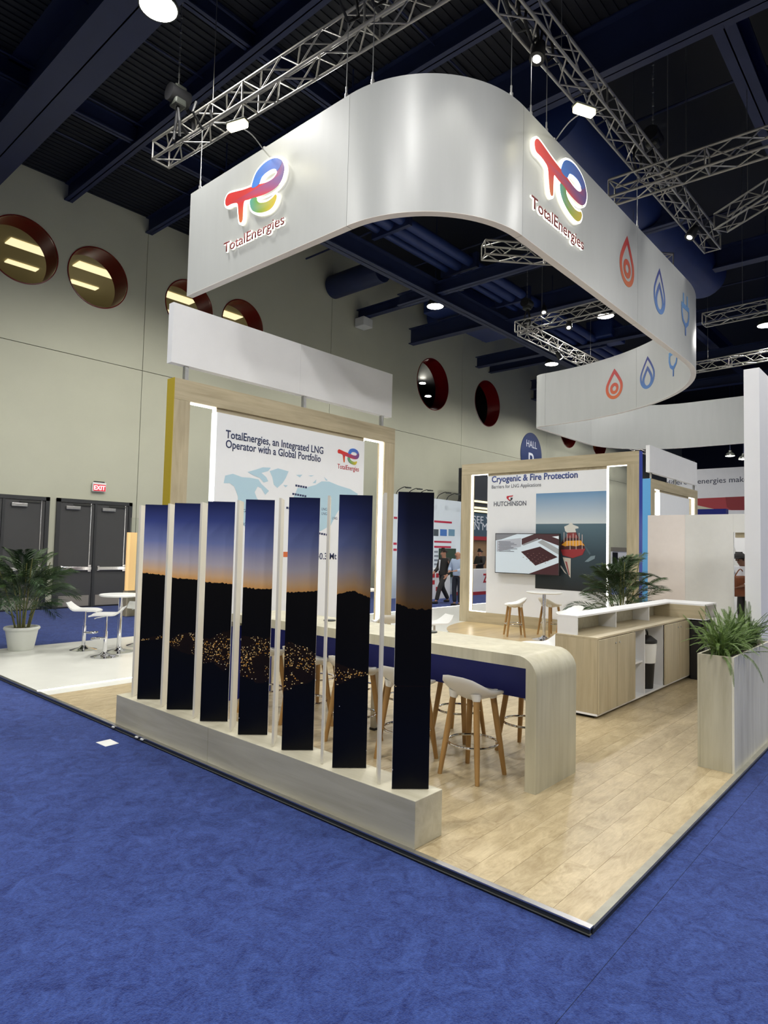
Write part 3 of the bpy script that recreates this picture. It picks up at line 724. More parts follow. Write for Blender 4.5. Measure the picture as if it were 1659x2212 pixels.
def icon(kind, px, inner, lo, hi, z0=5.74, hh=.80):
    s0 = s_for(px, inner, lo, hi); pol, cf = ICO[kind]
    def mp(u, v, d):
        s = s0+(u*hh if not inner else -u*hh); p = rib(s, -(.001+d) if not inner else FT+.001+d); return Vector((p.x, p.y, z0+v*hh))
    shapes(kind, pol, [cf]*len(pol), mp, fas, .001, .003, M['vc'])
for k, px in (('oil_drop_icon', 1354), ('gas_flame_icon', 1424), ('plug_icon', 1480)): icon(k, px, False, sB, s10+3.2)
for k, px in (('oil_drop_icon', 1327), ('gas_flame_icon', 1399), ('plug_icon', 1455)): icon(k, px, True, s10+1.8, s10+7.3, 5.70, .82)

# ================================================================== LOUVRED PHOTO SCREEN
lv = thing('louvre_screen', 'low plinth with upright louvres printed with a dusk town photograph', 'room divider', (.155, 2.7, 0))
for y0, y1 in ((1.005, 2.995), (2.998, 4.445)):
    box('plinth', (.03, y0, 0), (.28, y1, .259), M['pale_y'], lv, bevel=.003)
a45 = math.radians(-45.6); dr = Vector((math.cos(a45), math.sin(a45), 0)); dn = Vector((dr.y, -dr.x, 0))   # dn points to the aisle
if dn.x > 0: dn = -dn
for i in range(7):
    c = Vector((.153, 4.085-i*.4905, 0)); hw, th = .106, .009
    m = MB().obox(c+Vector((0, 0, (.262+1.972)/2)), dr*hw, dn*th, Vector((0, 0, (1.972-.262)/2)))
    pn = m.build('louvre_panel', M['white'], lv)
    q = [c+dr*(-hw)+dn*(th+.0015), c+dr*hw+dn*(th+.0015)]
    me = bpy.data.meshes.new('photo_print'); off = ORG[lv]
    me.from_pydata([q[0]+Vector((0,0,.263))-off, q[1]+Vector((0,0,.263))-off, q[1]+Vector((0,0,1.972))-off, q[0]+Vector((0,0,1.972))-off], [], [(0, 1, 2, 3)])
    uvl = me.uv_layers.new(name='UVMap')
    for li, (uu, vv) in enumerate(((0, 0), (1, 0), (1, 1), (0, 1))): uvl.data[li].uv = ((i+uu)/7, vv)
    me.materials.append(M['night']); link(bpy.data.objects.new('photo_print', me), pn)
    f = Vector((.153, 4.085-i*.4905+.245, 0))
    MB().obox(f+Vector((0, 0, (.26+1.97)/2)), dn*hw, dr*.008, Vector((0, 0, (1.97-.26)/2))).build('louvre_fin', mat('cream_fin', (226, 220, 204), .5) if i == 0 else bpy.data.materials['cream_fin'], lv)

# ================================================================== ARCH TABLE
TX0, TX1, TY0, TY1, TZ, TH, TR = 1.215, 1.835, .91, 4.56, .912, .082, .15
tb = thing('arch_table', 'long pale wood bar table with rounded waterfall legs behind the louvres', 'table', ((TX0+TX1)/2, TY0, 0))
out = [(TY0, 0)]+[(TY0+TR-TR*math.cos(math.pi/2*k/10), TZ-TR+TR*math.sin(math.pi/2*k/10)) for k in range(11)]
out += [(TY1-TR+TR*math.sin(math.pi/2*k/10), TZ-TR+TR*math.cos(math.pi/2*k/10)) for k in range(11)]+[(TY1, 0)]
inn = [(TY1-TH, 0), (TY1-TH, TZ-TH), (TY0+TH, TZ-TH), (TY0+TH, 0)]
MB().prism([(TX0, y, z) for y, z in out+inn], (TX1-TX0, 0, 0)).build('table_arch', M['pale_z'], tb, smooth=.5)
box('modesty_panel', (1.50, TY0+TH, .553), (1.53, TY1-TH, TZ-TH), M['blue'], tb)
box('leg_lining', (TX0+.03, TY1-TH-.012, 0.0), (TX1-.03, TY1-TH-.001, TZ-TH-.06), M['blue'], tb)
MB().box((1.55, 2.68, 0.02), (1.60, 2.73, .56)).build('support_post', M['alu'], tb); box('post_foot', (1.545, 2.675, 0), (1.605, 2.735, .02), M['black'], tb)
for k, (px, py) in enumerate(((930, 1366), (712, 1341))):
    p = atz(px, py, TZ)
    MB().lathe([(.055, 0), (.06, .004), (.058, .01), (.03, .012)], (p.x, p.y, TZ), 24).build('cable_port', M['dark'], tb, smooth=True)

# ================================================================== STOOLS
def wooden_stool():
    t = thing('bar_stool', None, 'stool', (0, 0, 0))
    # shell seat: back towards -x
    nu, nv = 20, 9; vs = []; fs = []
    def P(a, r, lay):
        ca, sa = math.cos(a), math.sin(a); e = 1/((abs(ca)**3+abs(sa)**3)**(1/3))
        x = .185*e*ca*r; y = .205*e*sa*r
        b = max(0, -x/.185)
        z = .610+.125*b**1.8*r+.018*(abs(y)/.205)**2-.012*(1-r)+(.015*r*max(0, x/.185))*-1
        if lay: z -= .016+.05*(1-r)**.7*(1 if r < .98 else 0)
        return Vector((x-.035*b*b, y, z))
    for lay in (0, 1):
        for j in range(nv+1):
            r = min(1.0, max(.001, j/nv))
            for k in range(nu): vs.append(P(2*math.pi*k/nu, r, lay))
    st = (nv+1)*nu
    for j in range(nv):
        for k in range(nu):
            a, b, c, d = j*nu+k, j*nu+(k+1) % nu, (j+1)*nu+(k+1) % nu, (j+1)*nu+k
            fs += [(a, b, c, d), (st+d, st+c, st+b, st+a)]
    for k in range(nu): fs.append((nv*nu+k, nv*nu+(k+1) % nu, st+nv*nu+(k+1) % nu, st+nv*nu+k))
    m = MB().add(vs, fs); seat = m.build('seat', M['white2'], t, smooth=1.2)
    for sx in (-1, 1):
        for sy in (-1, 1):
            top = Vector((sx*.105, sy*.105, .555)); foot = Vector((sx*.168, sy*.168, 0))
            MB().tube([top+Vector((0, 0, .05))+Vector((-sx*.008, -sy*.008, 0)), top], [.046, .0265], 12).build('leg_socket', M['white2'], seat, smooth=True)
            MB().tube([top, foot.lerp(top, .4), foot], [.0235, .0215, .0165], 12).build('leg', M['leg'], t, smooth=True)
    rr = .183; pts = [(rr*math.cos(2*math.pi*k/40), rr*math.sin(2*math.pi*k/40), .235) for k in range(41)]
    MB().tube(pts, .0095, 8).build('foot_ring', M['chrome'], t, smooth=True)
    return t
proto = wooden_stool(); used = [False]
def put(proto_, used_, x, y, rz, label, group):
    o = proto_ if not used_[0] else copy_tree(proto_); used_[0] = True
    o.location = (x, y, 0); o.rotation_euler = (0, 0, rz); o['label'] = label; o['group'] = group; return o
ordn = ['nearest the table end leg', 'second from the near end', 'third from the near end', 'fourth from the near end', 'farthest from the near end']
for k, (x, y) in enumerate(((1.25, 1.44), (1.17, 2.0), (1.2, 2.6), (1.22, 3.22), (1.22, 3.85))):
    put(proto, used, x, y, .05*((k*7) % 3-1), 'white shell stool on the louvre side of the table, '+ordn[k], 'wooden-legged stools at the arch table')
for k, (x, y) in enumerate(((2.02, 1.43), (1.96, 2.06), (1.98, 2.68), (1.98, 3.3), (1.98, 3.9))):
    put(proto, used, x, y, math.pi+.06*((k*5) % 3-1), 'white shell stool on the counter side of the table, '+ordn[k], 'wooden-legged stools at the arch table')
for x, y, rz, lb in ((8.1, 5.03, 2.3, 'left of the round table under the television'), (8.75, 4.62, -.4, 'right behind the pole of the round table'), (7.3, 3.55, 2.6, 'behind the white counter ledge below the ship poster')):
    put(proto, used, x, y, rz, 'white shell stool with wooden legs '+lb, 'wooden-legged stools by the ship poster')
def chrome_stool():
    t = thing('gas_lift_stool', None, 'stool', (0, 0, 0))
    n = 14; vs = []; fs = []; prof = []
    for k in range(n+1):
        s = k/n; x = -.21+.42*s
        z = .60+(.11*max(0, (.25-s)/.25)**1.6)+(-.015*max(0, (s-.75)/.25)**2)
        prof.append((x-.03*max(0, (.25-s)/.25), z))
    for lay in (0, .022):
        for x, z in prof:
            w2 = .19*(1-.25*abs(x/.21)**3)
            for y in (-w2, -w2*.5, 0, w2*.5, w2): vs.append((x, y, z-lay+.012*(abs(y)/.19)**2))
    st = (n+1)*5
    for i in range(n):
        for j in range(4):
            a = i*5+j; fs += [(a, a+5, a+6, a+1), (st+a+1, st+a+6, st+a+5, st+a)]
    for i in range(n):
        for j in (0, 4): fs.append((i*5+j, st+i*5+j, st+(i+1)*5+j, (i+1)*5+j))
    for i in (0, n):
        for j in range(4): fs.append((i*5+j, i*5+j+1, st+i*5+j+1, st+i*5+j))
    MB().add(vs, fs).build('seat', M['white2'], t, smooth=1.0)
    MB().tube([(0, 0, .58), (0, 0, .34)], .018, 14).build('gas_lift', M['chrome'], t, smooth=True)
    MB().tube([(0, 0, .36), (0, 0, .03)], .027, 16).build('column', M['chrome'], t, smooth=True)
    MB().lathe([(.19, 0), (.19, .008), (.15, .02), (.07, .04), (.03, .075)], n=36).build('base', M['chrome'], t, smooth=.9)
    pts = [(0, .02, .26), (.10, .07, .26), (.17, .07, .26), (.18, .0, .26), (.17, -.07, .26), (.10, -.07, .26), (0, -.02, .26)]
    MB().tube(catmull(pts, 4), .009, 8).build('foot_rest', M['chrome'], t, smooth=True)
    MB().tube([(.02, .0, .565), (.1, .1, .56), (.13, .15, .55)], .006, 6).build('lift_lever', M['chrome'], t)
    return t
cproto = chrome_stool(); cused = [False]
def cst(px, py, rz, lb, gr='chrome gas-lift stools', xy=None):
    p = atz(px, py) if xy is None else Vector((*xy, 0)); return put(cproto, cused, p.x, p.y, rz, lb, gr)
cst(180, 1404, -.7, 'white swoop-seat chrome stool nearest the potted palm by the grey doors')
cst(226, 1419, 2.5, 'white chrome-column stool in front of the round white table beside the louvres')
cst(300, 1394, .9, 'white chrome stool right of the round white table, half hidden by the first louvre')
cst(0, 0, 1.0, 'white seat showing above the arch table top left of the widest louvre', xy=(4.05, 4.75))
cst(0, 0, 2.7, 'white seat showing above the arch table top right of the widest louvre', xy=(4.45, 4.2))
cst(0, 0, 2.4, 'white curved seat rising behind the arch table next to the counter corner', xy=(3.75, 2.22))
def round_table(x, y, h, r, label):
    t = thing('cocktail_table', label, 'table', (x, y, 0), 'round white cocktail tables')
    MB().lathe([(r-.02, h-.03), (r, h-.02), (r, h-.006), (r-.01, h)], (x, y, 0), 48).build('table_top', M['white2'], t, smooth=.5)
    MB().tube([(x, y, h-.03), (x, y, .03)], .03, 16).build('column', M['chrome'], t, smooth=True)
    MB().lathe([(.22, 0), (.22, .008), (.16, .02), (.06, .045), (.03, .08)], (x, y, 0), 36).build('base', M['chrome'], t, smooth=.9)
    return t
p = atz(256, 1408); round_table(p.x, p.y, .85, .30, 'round white cocktail table on a chrome column between the chrome stools')
round_table(8.11, 4.42, .88, .33, 'round white cocktail table on a chrome column in front of the ship poster')
round_table(5.2, 6.3, .92, .33, 'round white cocktail table beside the right post of the map display')
# ================================================================== PORTAL FRAMES WITH POSTERS
def portal(name, label, mp, W, cols, depth, wood_v, wood_h, side_mat, side_at, Htop=3.56):
    """mp(s, d, z): s along the front, d behind it. cols = post, slot, poster, slot edges"""
    t = thing(name, label, 'display wall', mp(W/2, depth/2, 0))
    def bx(nm, s0, s1, d0, d1, z0, z1, mt, par=t, bevel=0):
        a, b = mp(s0, d0, z0), mp(s1, d1, z1); return box(nm, a, b, mt, par, bevel)
    c0, c1, c2, c3 = cols
    bx('post', 0, c0, 0, depth, 0, 3.31, wood_v); bx('post', c3, W, 0, depth, 0, 3.31, wood_v)
    bx('header', 0, W, 0, depth, 3.312, Htop, wood_h); bx('sill', c0, c3, 0, depth, 0, .245, wood_h)
    if side_at == 0: bx('coloured_side', -.008, -.0005, 0, depth, 0, Htop, side_mat)
    else: bx('coloured_side', W+.0005, W+.008, 0, depth, 0, Htop, side_mat)
    ps = bx('poster_panel', c1, c2, .012, depth-.02, .247, 3.255, M['poster'])
    bx('panel_head', c1, c2, .03, depth-.03, 3.255, 3.311, M['oak_h'])
    L = .075; o = .03
    for a, b in ((c0, c1), (c2, c3)):
        bx('light_strip', a, a+.01, o, o+L, .255, 3.30, M['led']); bx('light_strip', b-.01, b, o, o+L, .255, 3.30, M['led'])
        bx('light_strip', a+.01, b-.01, o, o+L, 3.30, 3.31, M['led']); bx('light_strip', a+.01, b-.01, o, o+L, .246, .256, M['led'])
    return t, ps
f1, ps1 = portal('map_display', 'pale wood portal display with yellow side and world map poster', lambda s, d, z: Vector((1.105+s, 5.526+d, z)), 3.96, (.21, .595, 3.255, 3.715), .155, M['oak'], M['oak_h'], M['yellow'], 0)
f2, ps2 = portal('ship_display', 'pale wood portal display with blue side, ship poster and television', lambda s, d, z: Vector((9.36+d, 7.165-s, z)), 4.02, (.25, .69, 3.39, 3.79), .155, M['oak'], M['oak_y'], M['midblue'], 1)
f3, ps3 = portal('grey_display', 'distant pale wood portal display with sky-blue side and plain panel', lambda s, d, z: Vector((14.1+s, 4.55+d, z)), 4.1, (.3, .75, 3.3, 3.85), .22, M['oak'], M['oak_h'], M['ltblue'], 0)
def header_banner(label, x0, x1, y, z0, z1, th=.1):
    t = thing('header_banner', label, 'banner', ((x0+x1)/2, y, 3.56), 'white header boards above the portals')
    xm = (x0+x1)/2
    box('banner_board', (x0, y, z0), (xm-.001, y+th, z1), M['white'], t); box('banner_board', (xm+.001, y, z0), (x1, y+th, z1), M['white'], t)
    for x in (x0+.22, xm+.12, x1-.2): box('banner_post', (x-.025, y+.02, 3.56), (x+.025, y+.07, z0), M['alu'], t)
header_banner('blank white header board on three posts above the yellow-sided map display', 1.09, 5.055, 5.6, 3.752, 4.468)
header_banner('blank white header board above the distant sky-blue sided display', 14.35, 18.55, 4.66, 3.76, 4.47)

# ---- map poster graphics (flat print)
YP = 5.526+.011
def P1(x, y): return aty(340+x/3.072, 640+y/3.072, YP)
def txt1(body, x0, y0, x1, y1, mt, h, bold=.012, par=ps1):
    a, b = P1(x0, y0), P1(x1, y1); return text('lettering', body, par, (a.x, YP, a.z), (1, 0, 0), (0, 0, 1), mt, width=b.x-a.x, height=h, depth=.002, bold=bold)
txt1('TotalEnergies, an Integrated LNG', 453, 938, 1100, 1048, M['text_navy'], .142)
txt1('Operator with a Global Portfolio', 453, 1003, 1083, 1098, M['text_navy'], .142)
e0, e1 = P1(1195, 1070), P1(1338, 1070); EW = e1.x-e0.x
zb_ = P1(1240, 1108).z
emblem(ps1, lambda u, v, d: Vector((e0.x+u*EW, YP-.001-d, zb_+v*EW)), 1, lit=False)
txt1('TotalEnergies', 1195, 1142, 1336, 1168, M['text_red'], .1, .004)
LANDS = [[(440,1240),(450,1190),(500,1178),(560,1200),(620,1205),(670,1215),(690,1245),(740,1292),(715,1318),(690,1275),(665,1262),(645,1300),(660,1340),(690,1380),(650,1420),(640,1500),(600,1560),(560,1500),(530,1420),(535,1330),(510,1262),(480,1240)],
 [(745,1160),(800,1142),(870,1162),(852,1205),(830,1240),(795,1272),(772,1250),(762,1200)],
 [(598,1166),(655,1150),(700,1135),(752,1138),(735,1160),(690,1172),(722,1200),(735,1228),(705,1236),(680,1205),(635,1188)],
 [(905,1330),(930,1272),(980,1272),(1005,1264),(1050,1252),(1090,1228),(1140,1230),(1200,1255),(1280,1280),(1330,1312),(1310,1350),(1240,1370),(1190,1440),(1150,1520),(1080,1560),(1010,1480),(960,1420),(910,1390)],
 [(920,1186),(962,1184),(945,1202)], [(1105,1198),(1130,1222),(1118,1224)], [(1000,1190),(1040,1188),(1020,1196)], [(1030,1240),(1055,1215),(1050,1240)], [(835,1252),(865,1255),(850,1268)],
 [(620,1600),(700,1580),(760,1650),(720,1760),(660,1860),(640,1760)], [(930,1480),(1010,1500),(1060,1600),(1010,1760),(960,1700),(900,1560)], [(1230,1700),(1330,1690),(1350,1780),(1250,1800)]]
mm = MB()
for l in LANDS: mm.poly([P1(x, y)+Vector((0, -.0012, 0)) for x, y in l])
mm.build('map_land_print', M['mapblue'], ps1)
for k, (x, y, b) in enumerate(((1090, 1420, 'LNG'), (1090, 1450, 'LNG'), (1160, 1480, 'LNG'), (540, 1430, 'LNG'), (545, 1520, 'LNG'))):
    a = P1(x, y); text('map_caption', b, ps1, (a.x, YP, a.z), (1, 0, 0), (0, 0, 1), M['text_navy'], height=.055, depth=.0015)
for x, y, n_ in ((915, 1262, 5), (895, 1318, 6), (1070, 1580, 5), (855, 1410, 3)):
    for j in range(n_):
        a = P1(x+j*16, y+j*3); MB().box((a.x, YP-.0018, a.z), (a.x+.035, YP-.0004, a.z+.028)).build('caption_mark', M['text_navy'], ps1)
a = P1(1052, 1745); text('map_caption', '40.3 Mt', ps1, (a.x, YP, a.z), (1, 0, 0), (0, 0, 1), M['text_navy'], height=.13, depth=.0015, bold=.01)
for x, y, c in ((835, 1730, (210, 110, 60)), (980, 1740, (60, 150, 90))):
    a = P1(x, y); MB().box((a.x, YP-.002, a.z), (a.x+.12, YP-.0005, a.z+.07)).build('map_key_print', mat('key_ink', c, .6), ps1)

# ---- ship poster graphics
XP = 9.36+.011
def P2(x, y): return atx(970+x/3.687, 960+y/3.687, XP)
def txt2(body, x0, y0, x1, mt, h, bold=.01):
    a, b = P2(x0, y0), P2(x1, y0); return text('lettering', body, ps2, (XP, a.y, a.z), (0, -1, 0), (0, 0, 1), mt, width=a.y-b.y, height=h, depth=.002, bold=bold)
txt2('Cryogenic & Fire Protection', 340, 302, 1025, M['text_blue'], .19, .026)
txt2('Barriers for LNG Applications', 340, 352, 733, M['text_grey'], .11, .004)
txt2('HUTCHINSON', 357, 492, 615, M['text_grey'], .14, .02)
mm = MB()
for c, pl in (((190,44,58), [(460,412),(512,405),(505,416),(482,418),(472,428),(490,448),(480,450),(458,428)]), ((60,62,70), [(488,424),(508,424),(504,440),(486,452),(480,446),(492,436)])):
    mm.poly([P2(x, y)+Vector((-.0015, 0, 0)) for x, y in pl], lin(c))
mm.build('maker_mark_print', M['vc'], ps2, fix=False)
A, B = P2(694, 384), P2(1252, 384); hz = P2(900, 632).z; top = P2(694, 392).z; bot = P2(690, 1146).z
bx1 = ps2
rt = 7.165-3.39-0.0
m = MB(); y0, y1 = A.y, rt
def quad(za, zb_, ca, cb, n=8, d=.001):
    for k in range(n):
        z0, z1 = za+(zb_-za)*k/n, za+(zb_-za)*(k+1)/n
        f = lambda v, za=za, zb_=zb_: mixc(lin(ca), lin(cb), (v.z-za)/(zb_-za))
        m.add([(XP-d, y0, z0), (XP-d, y1, z0), (XP-d, y1, z1), (XP-d, y0, z1)], [(0, 1, 2, 3)], f)
quad(hz, top, (206, 214, 218), (104, 146, 186)); quad(bot+.55*(hz-bot), hz, (46, 66, 78), (84, 110, 124)); quad(bot, bot+.55*(hz-bot), (26, 30, 32), (46, 66, 78))
m.build('sea_photograph_print', M['vc'], ps2, fix=False)
m = MB()
SHIP = [((70,34,38), [(885,835),(895,780),(930,740),(950,690),(1010,690),(1035,745),(1075,790),(1088,835),(1065,880),(985,908),(905,885)]),
 ((214,214,208), [(925,690),(918,655),(950,640),(972,622),(990,640),(1030,655),(1032,668),(1005,672),(1012,700),(940,702)]),
 ((136,60,60), [(935,745),(945,705),(1010,702),(1028,745)]), ((226,160,50), [(895,800),(935,768),(1050,765),(1082,808),(1050,802),(1010,812),(965,806),(925,812)]),
 ((150,44,50), [(890,838),(1086,830),(1062,880),(985,905),(905,882)]), ((196,190,180), [(905,898),(970,908),(968,1065),(955,1045),(930,975)]), ((150,70,70), [(925,930),(940,935),(962,1040),(955,1040)]),
 ((120,140,150), [(1080,935),(1130,890),(1165,885),(1160,910),(1110,935)]), ((70,92,104), [(1075,740),(1082,800),(1130,870),(1120,880),(1080,820)]), ((200,196,190), [(890,960),(930,1020),(940,1035),(920,1020),(888,975)])]
for k in range(7): SHIP.append(((220,206,200), [(915+k*24, 700+(k*13) % 30), (919+k*24, 700+(k*13) % 30), (919+k*24, 780+(k*29) % 60), (915+k*24, 780+(k*29) % 60)]))
for k, (c, pl) in enumerate(SHIP): m.poly([P2(x, y)+Vector((-.002-.0003*k, 0, 0)) for x, y in pl], lin(c))
m.build('tanker_print', M['vc'], ps2, fix=False)
# ---- television
XT = 9.36-.11
def P3(x, y, d=0): return atx(1060+x/7.9, 1120+y/7.9, XT-d)
ta, tb_, tc = P3(78, 252), P3(1175, 252), P3(65, 925)
tv = thing('television', 'wall-mounted flat television showing a grey and maroon slide over the ship poster', 'television', (XT, (ta.y+tb_.y)/2, tc.z))
box('casing', (XT, ta.y, tc.z), (XT+.05, tb_.y, ta.z), M['black'], tv, bevel=.004)
box('wall_bracket', (XT+.05, ta.y-.5, tc.z+.2), (9.371, tb_.y+.5, ta.z-.2), M['dark'], tv)
m = MB(); b_ = .015
ya, yb, za, zb_ = ta.y-b_, tb_.y+b_, tc.z+b_, ta.z-b_
S = lambda u, v, d: Vector((XT-.001-d, ya+(yb-ya)*u, zb_+(za-zb_)*v))
SCR = [((196,208,218), [(0,0),(1,0),(1,1),(0,1)]), ((120,122,128), [(0,0),(.35,0),(.1,.14),(0,.17)]), ((72,50,54), [(.43,.12),(.62,0),(1,0),(1,.28),(.73,.12),(.43,.27)]), ((130,132,136), [(.43,.27),(.68,.10),(.70,.14),(.46,.29)]), ((150,154,158), [(.68,.2),(.75,.14),(1,.36),(1,.5)]),
 ((62,38,42), [(.42,.45),(.72,.31),(.985,.56),(.65,.79)]), ((68,42,46), [(.55,1),(1,.70),(1,1)]), ((164,168,178), [(.02,.18),(.42,.10),(.42,.32),(.05,.46),(.02,.46)]), ((214,220,226), [(.9,.06),(1,.04),(1,.12)])]
for k, (c, pl) in enumerate(SCR): m.poly([S(u, v, .0003*k) for u, v in pl], lin(c))
for k in range(8):
    u0, v0 = .05+.01*(k % 2), .2+.035*k; m.poly([S(u, v, .004) for u, v in ((u0, v0), (u0+.2+.05*(k % 3), v0), (u0+.2+.05*(k % 3), v0+.012), (u0, v0+.012))], lin((70, 72, 80)))
for i in range(6):
    for j in range(5):
        u, v = .56+.055*i-.035*j+.04, .40+.045*i+.05*j-.02
        if .45 < v < .72 and u < .88: m.poly([S(u+a, v+b, .004) for a, b in ((0, 0), (.012, .008), (.0, .018), (-.012, .01))], lin((112, 84, 84)))
m.build('screen', M['screen'], tv, fix=False)

# ================================================================== SERVICE COUNTER
CYF, CYB, CX0, CX1, CZ = 1.41, 1.86, 3.40, 6.72, .795
sc_ = thing('service_counter', 'long pale wood service counter with cupboards, open niches and white raised ledge', 'counter', ((CX0+CX1)/2, 1.63, 0))
box('kick_base', (CX0+.05, CYF+.05, 0), (CX1, CYB-.05, .03), M['black'], sc_)
box('bottom_board', (CX0, CYF, .03), (CX1, CYB, .05), M['white'], sc_)
box('end_panel', (CX0, CYF, .05), (CX0+.02, CYB, CZ-.02), M['oak'], sc_)
box('back_panel', (CX0+.02, CYB-.02, .05), (CX1, CYB, CZ-.02), M['white'], sc_)
box('worktop', (CX0, CYF, CZ-.02), (CX1, CYB, CZ), M['oak_h'], sc_, bevel=.002)
for x in (4.365, 4.725, 5.35, 6.43, 6.70): box('upright', (x, CYF+.01, .05), (x+.02, CYB-.02, CZ-.02), M['white'], sc_)
box('shelf', (4.385, CYF+.03, .40), (4.725, CYB-.02, .42), M['white'], sc_)
for a, b in ((CX0, 3.862), (3.866, 4.375), (5.36, 5.893), (5.897, 6.43)):
    dr_ = box('cupboard_door', (a+.001, CYF-.018, .055), (b-.001, CYF-.001, CZ-.024), M['oak'], sc_, bevel=.0015)
    xk = b-.05 if a in (CX0, 5.36) else a+.05
    MB().tube([(xk, CYF-.0185, CZ-.085), (xk, CYF-.028, CZ-.085)], .009, 12).build('door_lock', M['alu'], dr_, smooth=True)
# raised ledge
LY0, LY1, LX0, LX1, LZ = 1.637, 1.855, 3.435, 6.80, .988
ld = box('ledge_top', (LX0, LY0-.005, LZ-.02), (LX1, LY1, LZ), M['white'], sc_, bevel=.002)
box('ledge_end', (LX0, LY0, CZ), (LX0+.018, LY1, LZ-.02), M['white'], sc_)
box('ledge_back', (LX0+.018, LY1-.016, CZ), (LX1, LY1, LZ-.02), M['pale_y'], sc_)
for x in (4.44, 5.50): box('ledge_divider', (x, LY0, CZ), (x+.016, LY1-.016, LZ-.02), M['white'], sc_)
box('return_top', (6.27, 1.19, LZ-.02), (6.82, LY0-.005, LZ), M['white'], sc_)
box('return_side', (6.27, 1.19, CZ), (6.287, LY1-.016, LZ-.02), M['oak_y'], sc_)
box('return_side', (6.80, 1.19, CZ), (6.82, LY1, LZ-.02), M['white'], sc_)
box('return_floor', (6.27, 1.19, CZ-.012), (6.82, CYF, CZ), M['white'], sc_)
bkp = box('cable_panel', (6.287, 1.32, CZ), (6.80, 1.335, LZ-.02), M['oak_h'], sc_)
MB().prism([(6.54+.05*math.cos(2*math.pi*k/24), 1.319, CZ+.085+.05*math.sin(2*math.pi*k/24)) for k in range(24)], (0, -.002, 0)).build('cable_hole', M['black'], bkp)
for x in (4.52, 6.33): box('socket_plate', (x, LY1-.03, CZ+.02), (x+.05, LY1-.0165, CZ+.07), M['black'], sc_)
fr = thing('mini_fridge', 'black mini fridge under the far end of the service counter behind the fern', 'fridge', (6.45, 1.3, 0))
box('fridge_body', (6.30, 1.235, .0), (6.79, 1.385, CZ-.03), M['black'], fr, bevel=.01)
fd = box('fridge_door', (6.31, 1.205, .03), (6.78, 1.233, CZ-.05), M['black'], fr, bevel=.008)
box('fridge_handle', (6.34, 1.185, .45), (6.36, 1.205, .70), M['dark'], fd)
# bin in the tall niche
bn = thing('waste_bin', 'slim black and white bin with a handled lid inside the open niche of the counter', 'bin', (5.06, 1.53, .05))
MB().lathe([(.09, .0), (.115, .42), (.12, .43), (.01, .43)], (5.06, 1.53, .05), 24).build('bin_body', M['black'], bn, smooth=.6)
MB().lathe([(.118, .30), (.13, .50), (.125, .53), (.01, .54)], (5.06, 1.53, .05), 24).build('bin_liner', M['white2'], bn, smooth=.6)
MB().lathe([(.135, .53), (.135, .56), (.07, .61), (.01, .62)], (5.06, 1.53, .05), 24).build('bin_lid', M['black'], bn, smooth=.6)
MB().tube(catmull([(4.97, 1.53, .63), (4.99, 1.53, .70), (5.06, 1.53, .725), (5.13, 1.53, .70), (5.15, 1.53, .63)], 5), .011, 8).build('bin_handle', M['black'], bn, smooth=True)

# ================================================================== PLANTER, END WALL, PARTITION
pl = thing('planter_box', 'tall narrow whitewashed wood planter box at the stand edge', 'planter', (3.3, .155, 0))
x0, x1, y0, y1, zt = 2.655, 3.95, .045, .27, .868
box('planter_end', (x0, y0+.001, 0), (x0+.018, y1-.001, zt), M['pale_z'], pl); box('planter_end', (x1-.018, y0+.001, 0), (x1, y1-.001, zt), M['pale_z'], pl)
box('planter_side', (x0, y0-.017, 0), (x1, y0, zt), wood('whitewashed_wood_lightened', (222, 219, 202), (204, 200, 182), 2), pl); box('planter_side', (x0, y1, 0), (x1, y1+.017, zt), M['pale_z'], pl)  # outer side: pale wood lightened in colour to offset blue carpet bounce
box('soil', (x0+.018, y0+.001, .70), (x1-.018, y1-.001, zt-.03), M['soil'], pl)
ew = thing('end_wall', 'tall plain white partition wall behind the planter at the right edge', 'partition', (6, .16, 0))
box('wall_core', (3.97, .10, .06), (9.6, .232, 3.41), M['white'], ew, bevel=.002); box('wall_plinth', (3.97, .095, 0), (9.6, .237, .06), M['alu'], ew)
pt = thing('back_partition', 'low white and blush partition with a doorway beyond the counter', 'partition', (11.2, 2.6, 0))
box('blush_board', (11.2, 2.87, 0), (11.26, 3.62, 2.44), M['pinkish'], pt)
box('grey_board', (11.2, 1.975, 0), (11.26, 2.868, 2.44), M['grey_wall'], pt)
box('lintel_board', (11.2, 1.20, 2.085), (11.26, 1.974, 2.44), M['grey_wall'], pt)
box('jamb_board', (11.2, 0.6, 0), (11.26, 1.60, 2.083), M['grey_wall'], pt)
box('return_board', (11.26, 3.56, 0), (13.2, 3.62, 2.44), M['white'], pt)
box('doorway_header_box', (11.28, 1.80, 1.98), (11.44, 1.96, 2.08), M['oak'], pt)  # plain tan box under the lintel, not a lamp
bw = thing('rear_white_wall', 'white wall with a pale diagonal patch seen through the partition doorway', 'partition', (14.0, 2.2, 0))
box('wall_board', (13.9, 1.0, 0), (14.0, 3.3, 2.5), M['white'], bw)
MB().prism([(13.895, 2.25, 1.0), (13.895, 2.9, 1.0), (13.895, 2.9, 2.2), (13.895, 2.6, 1.9)], (-.004, 0, 0)).build('wall_graphic', M['grey_wall'], bw)

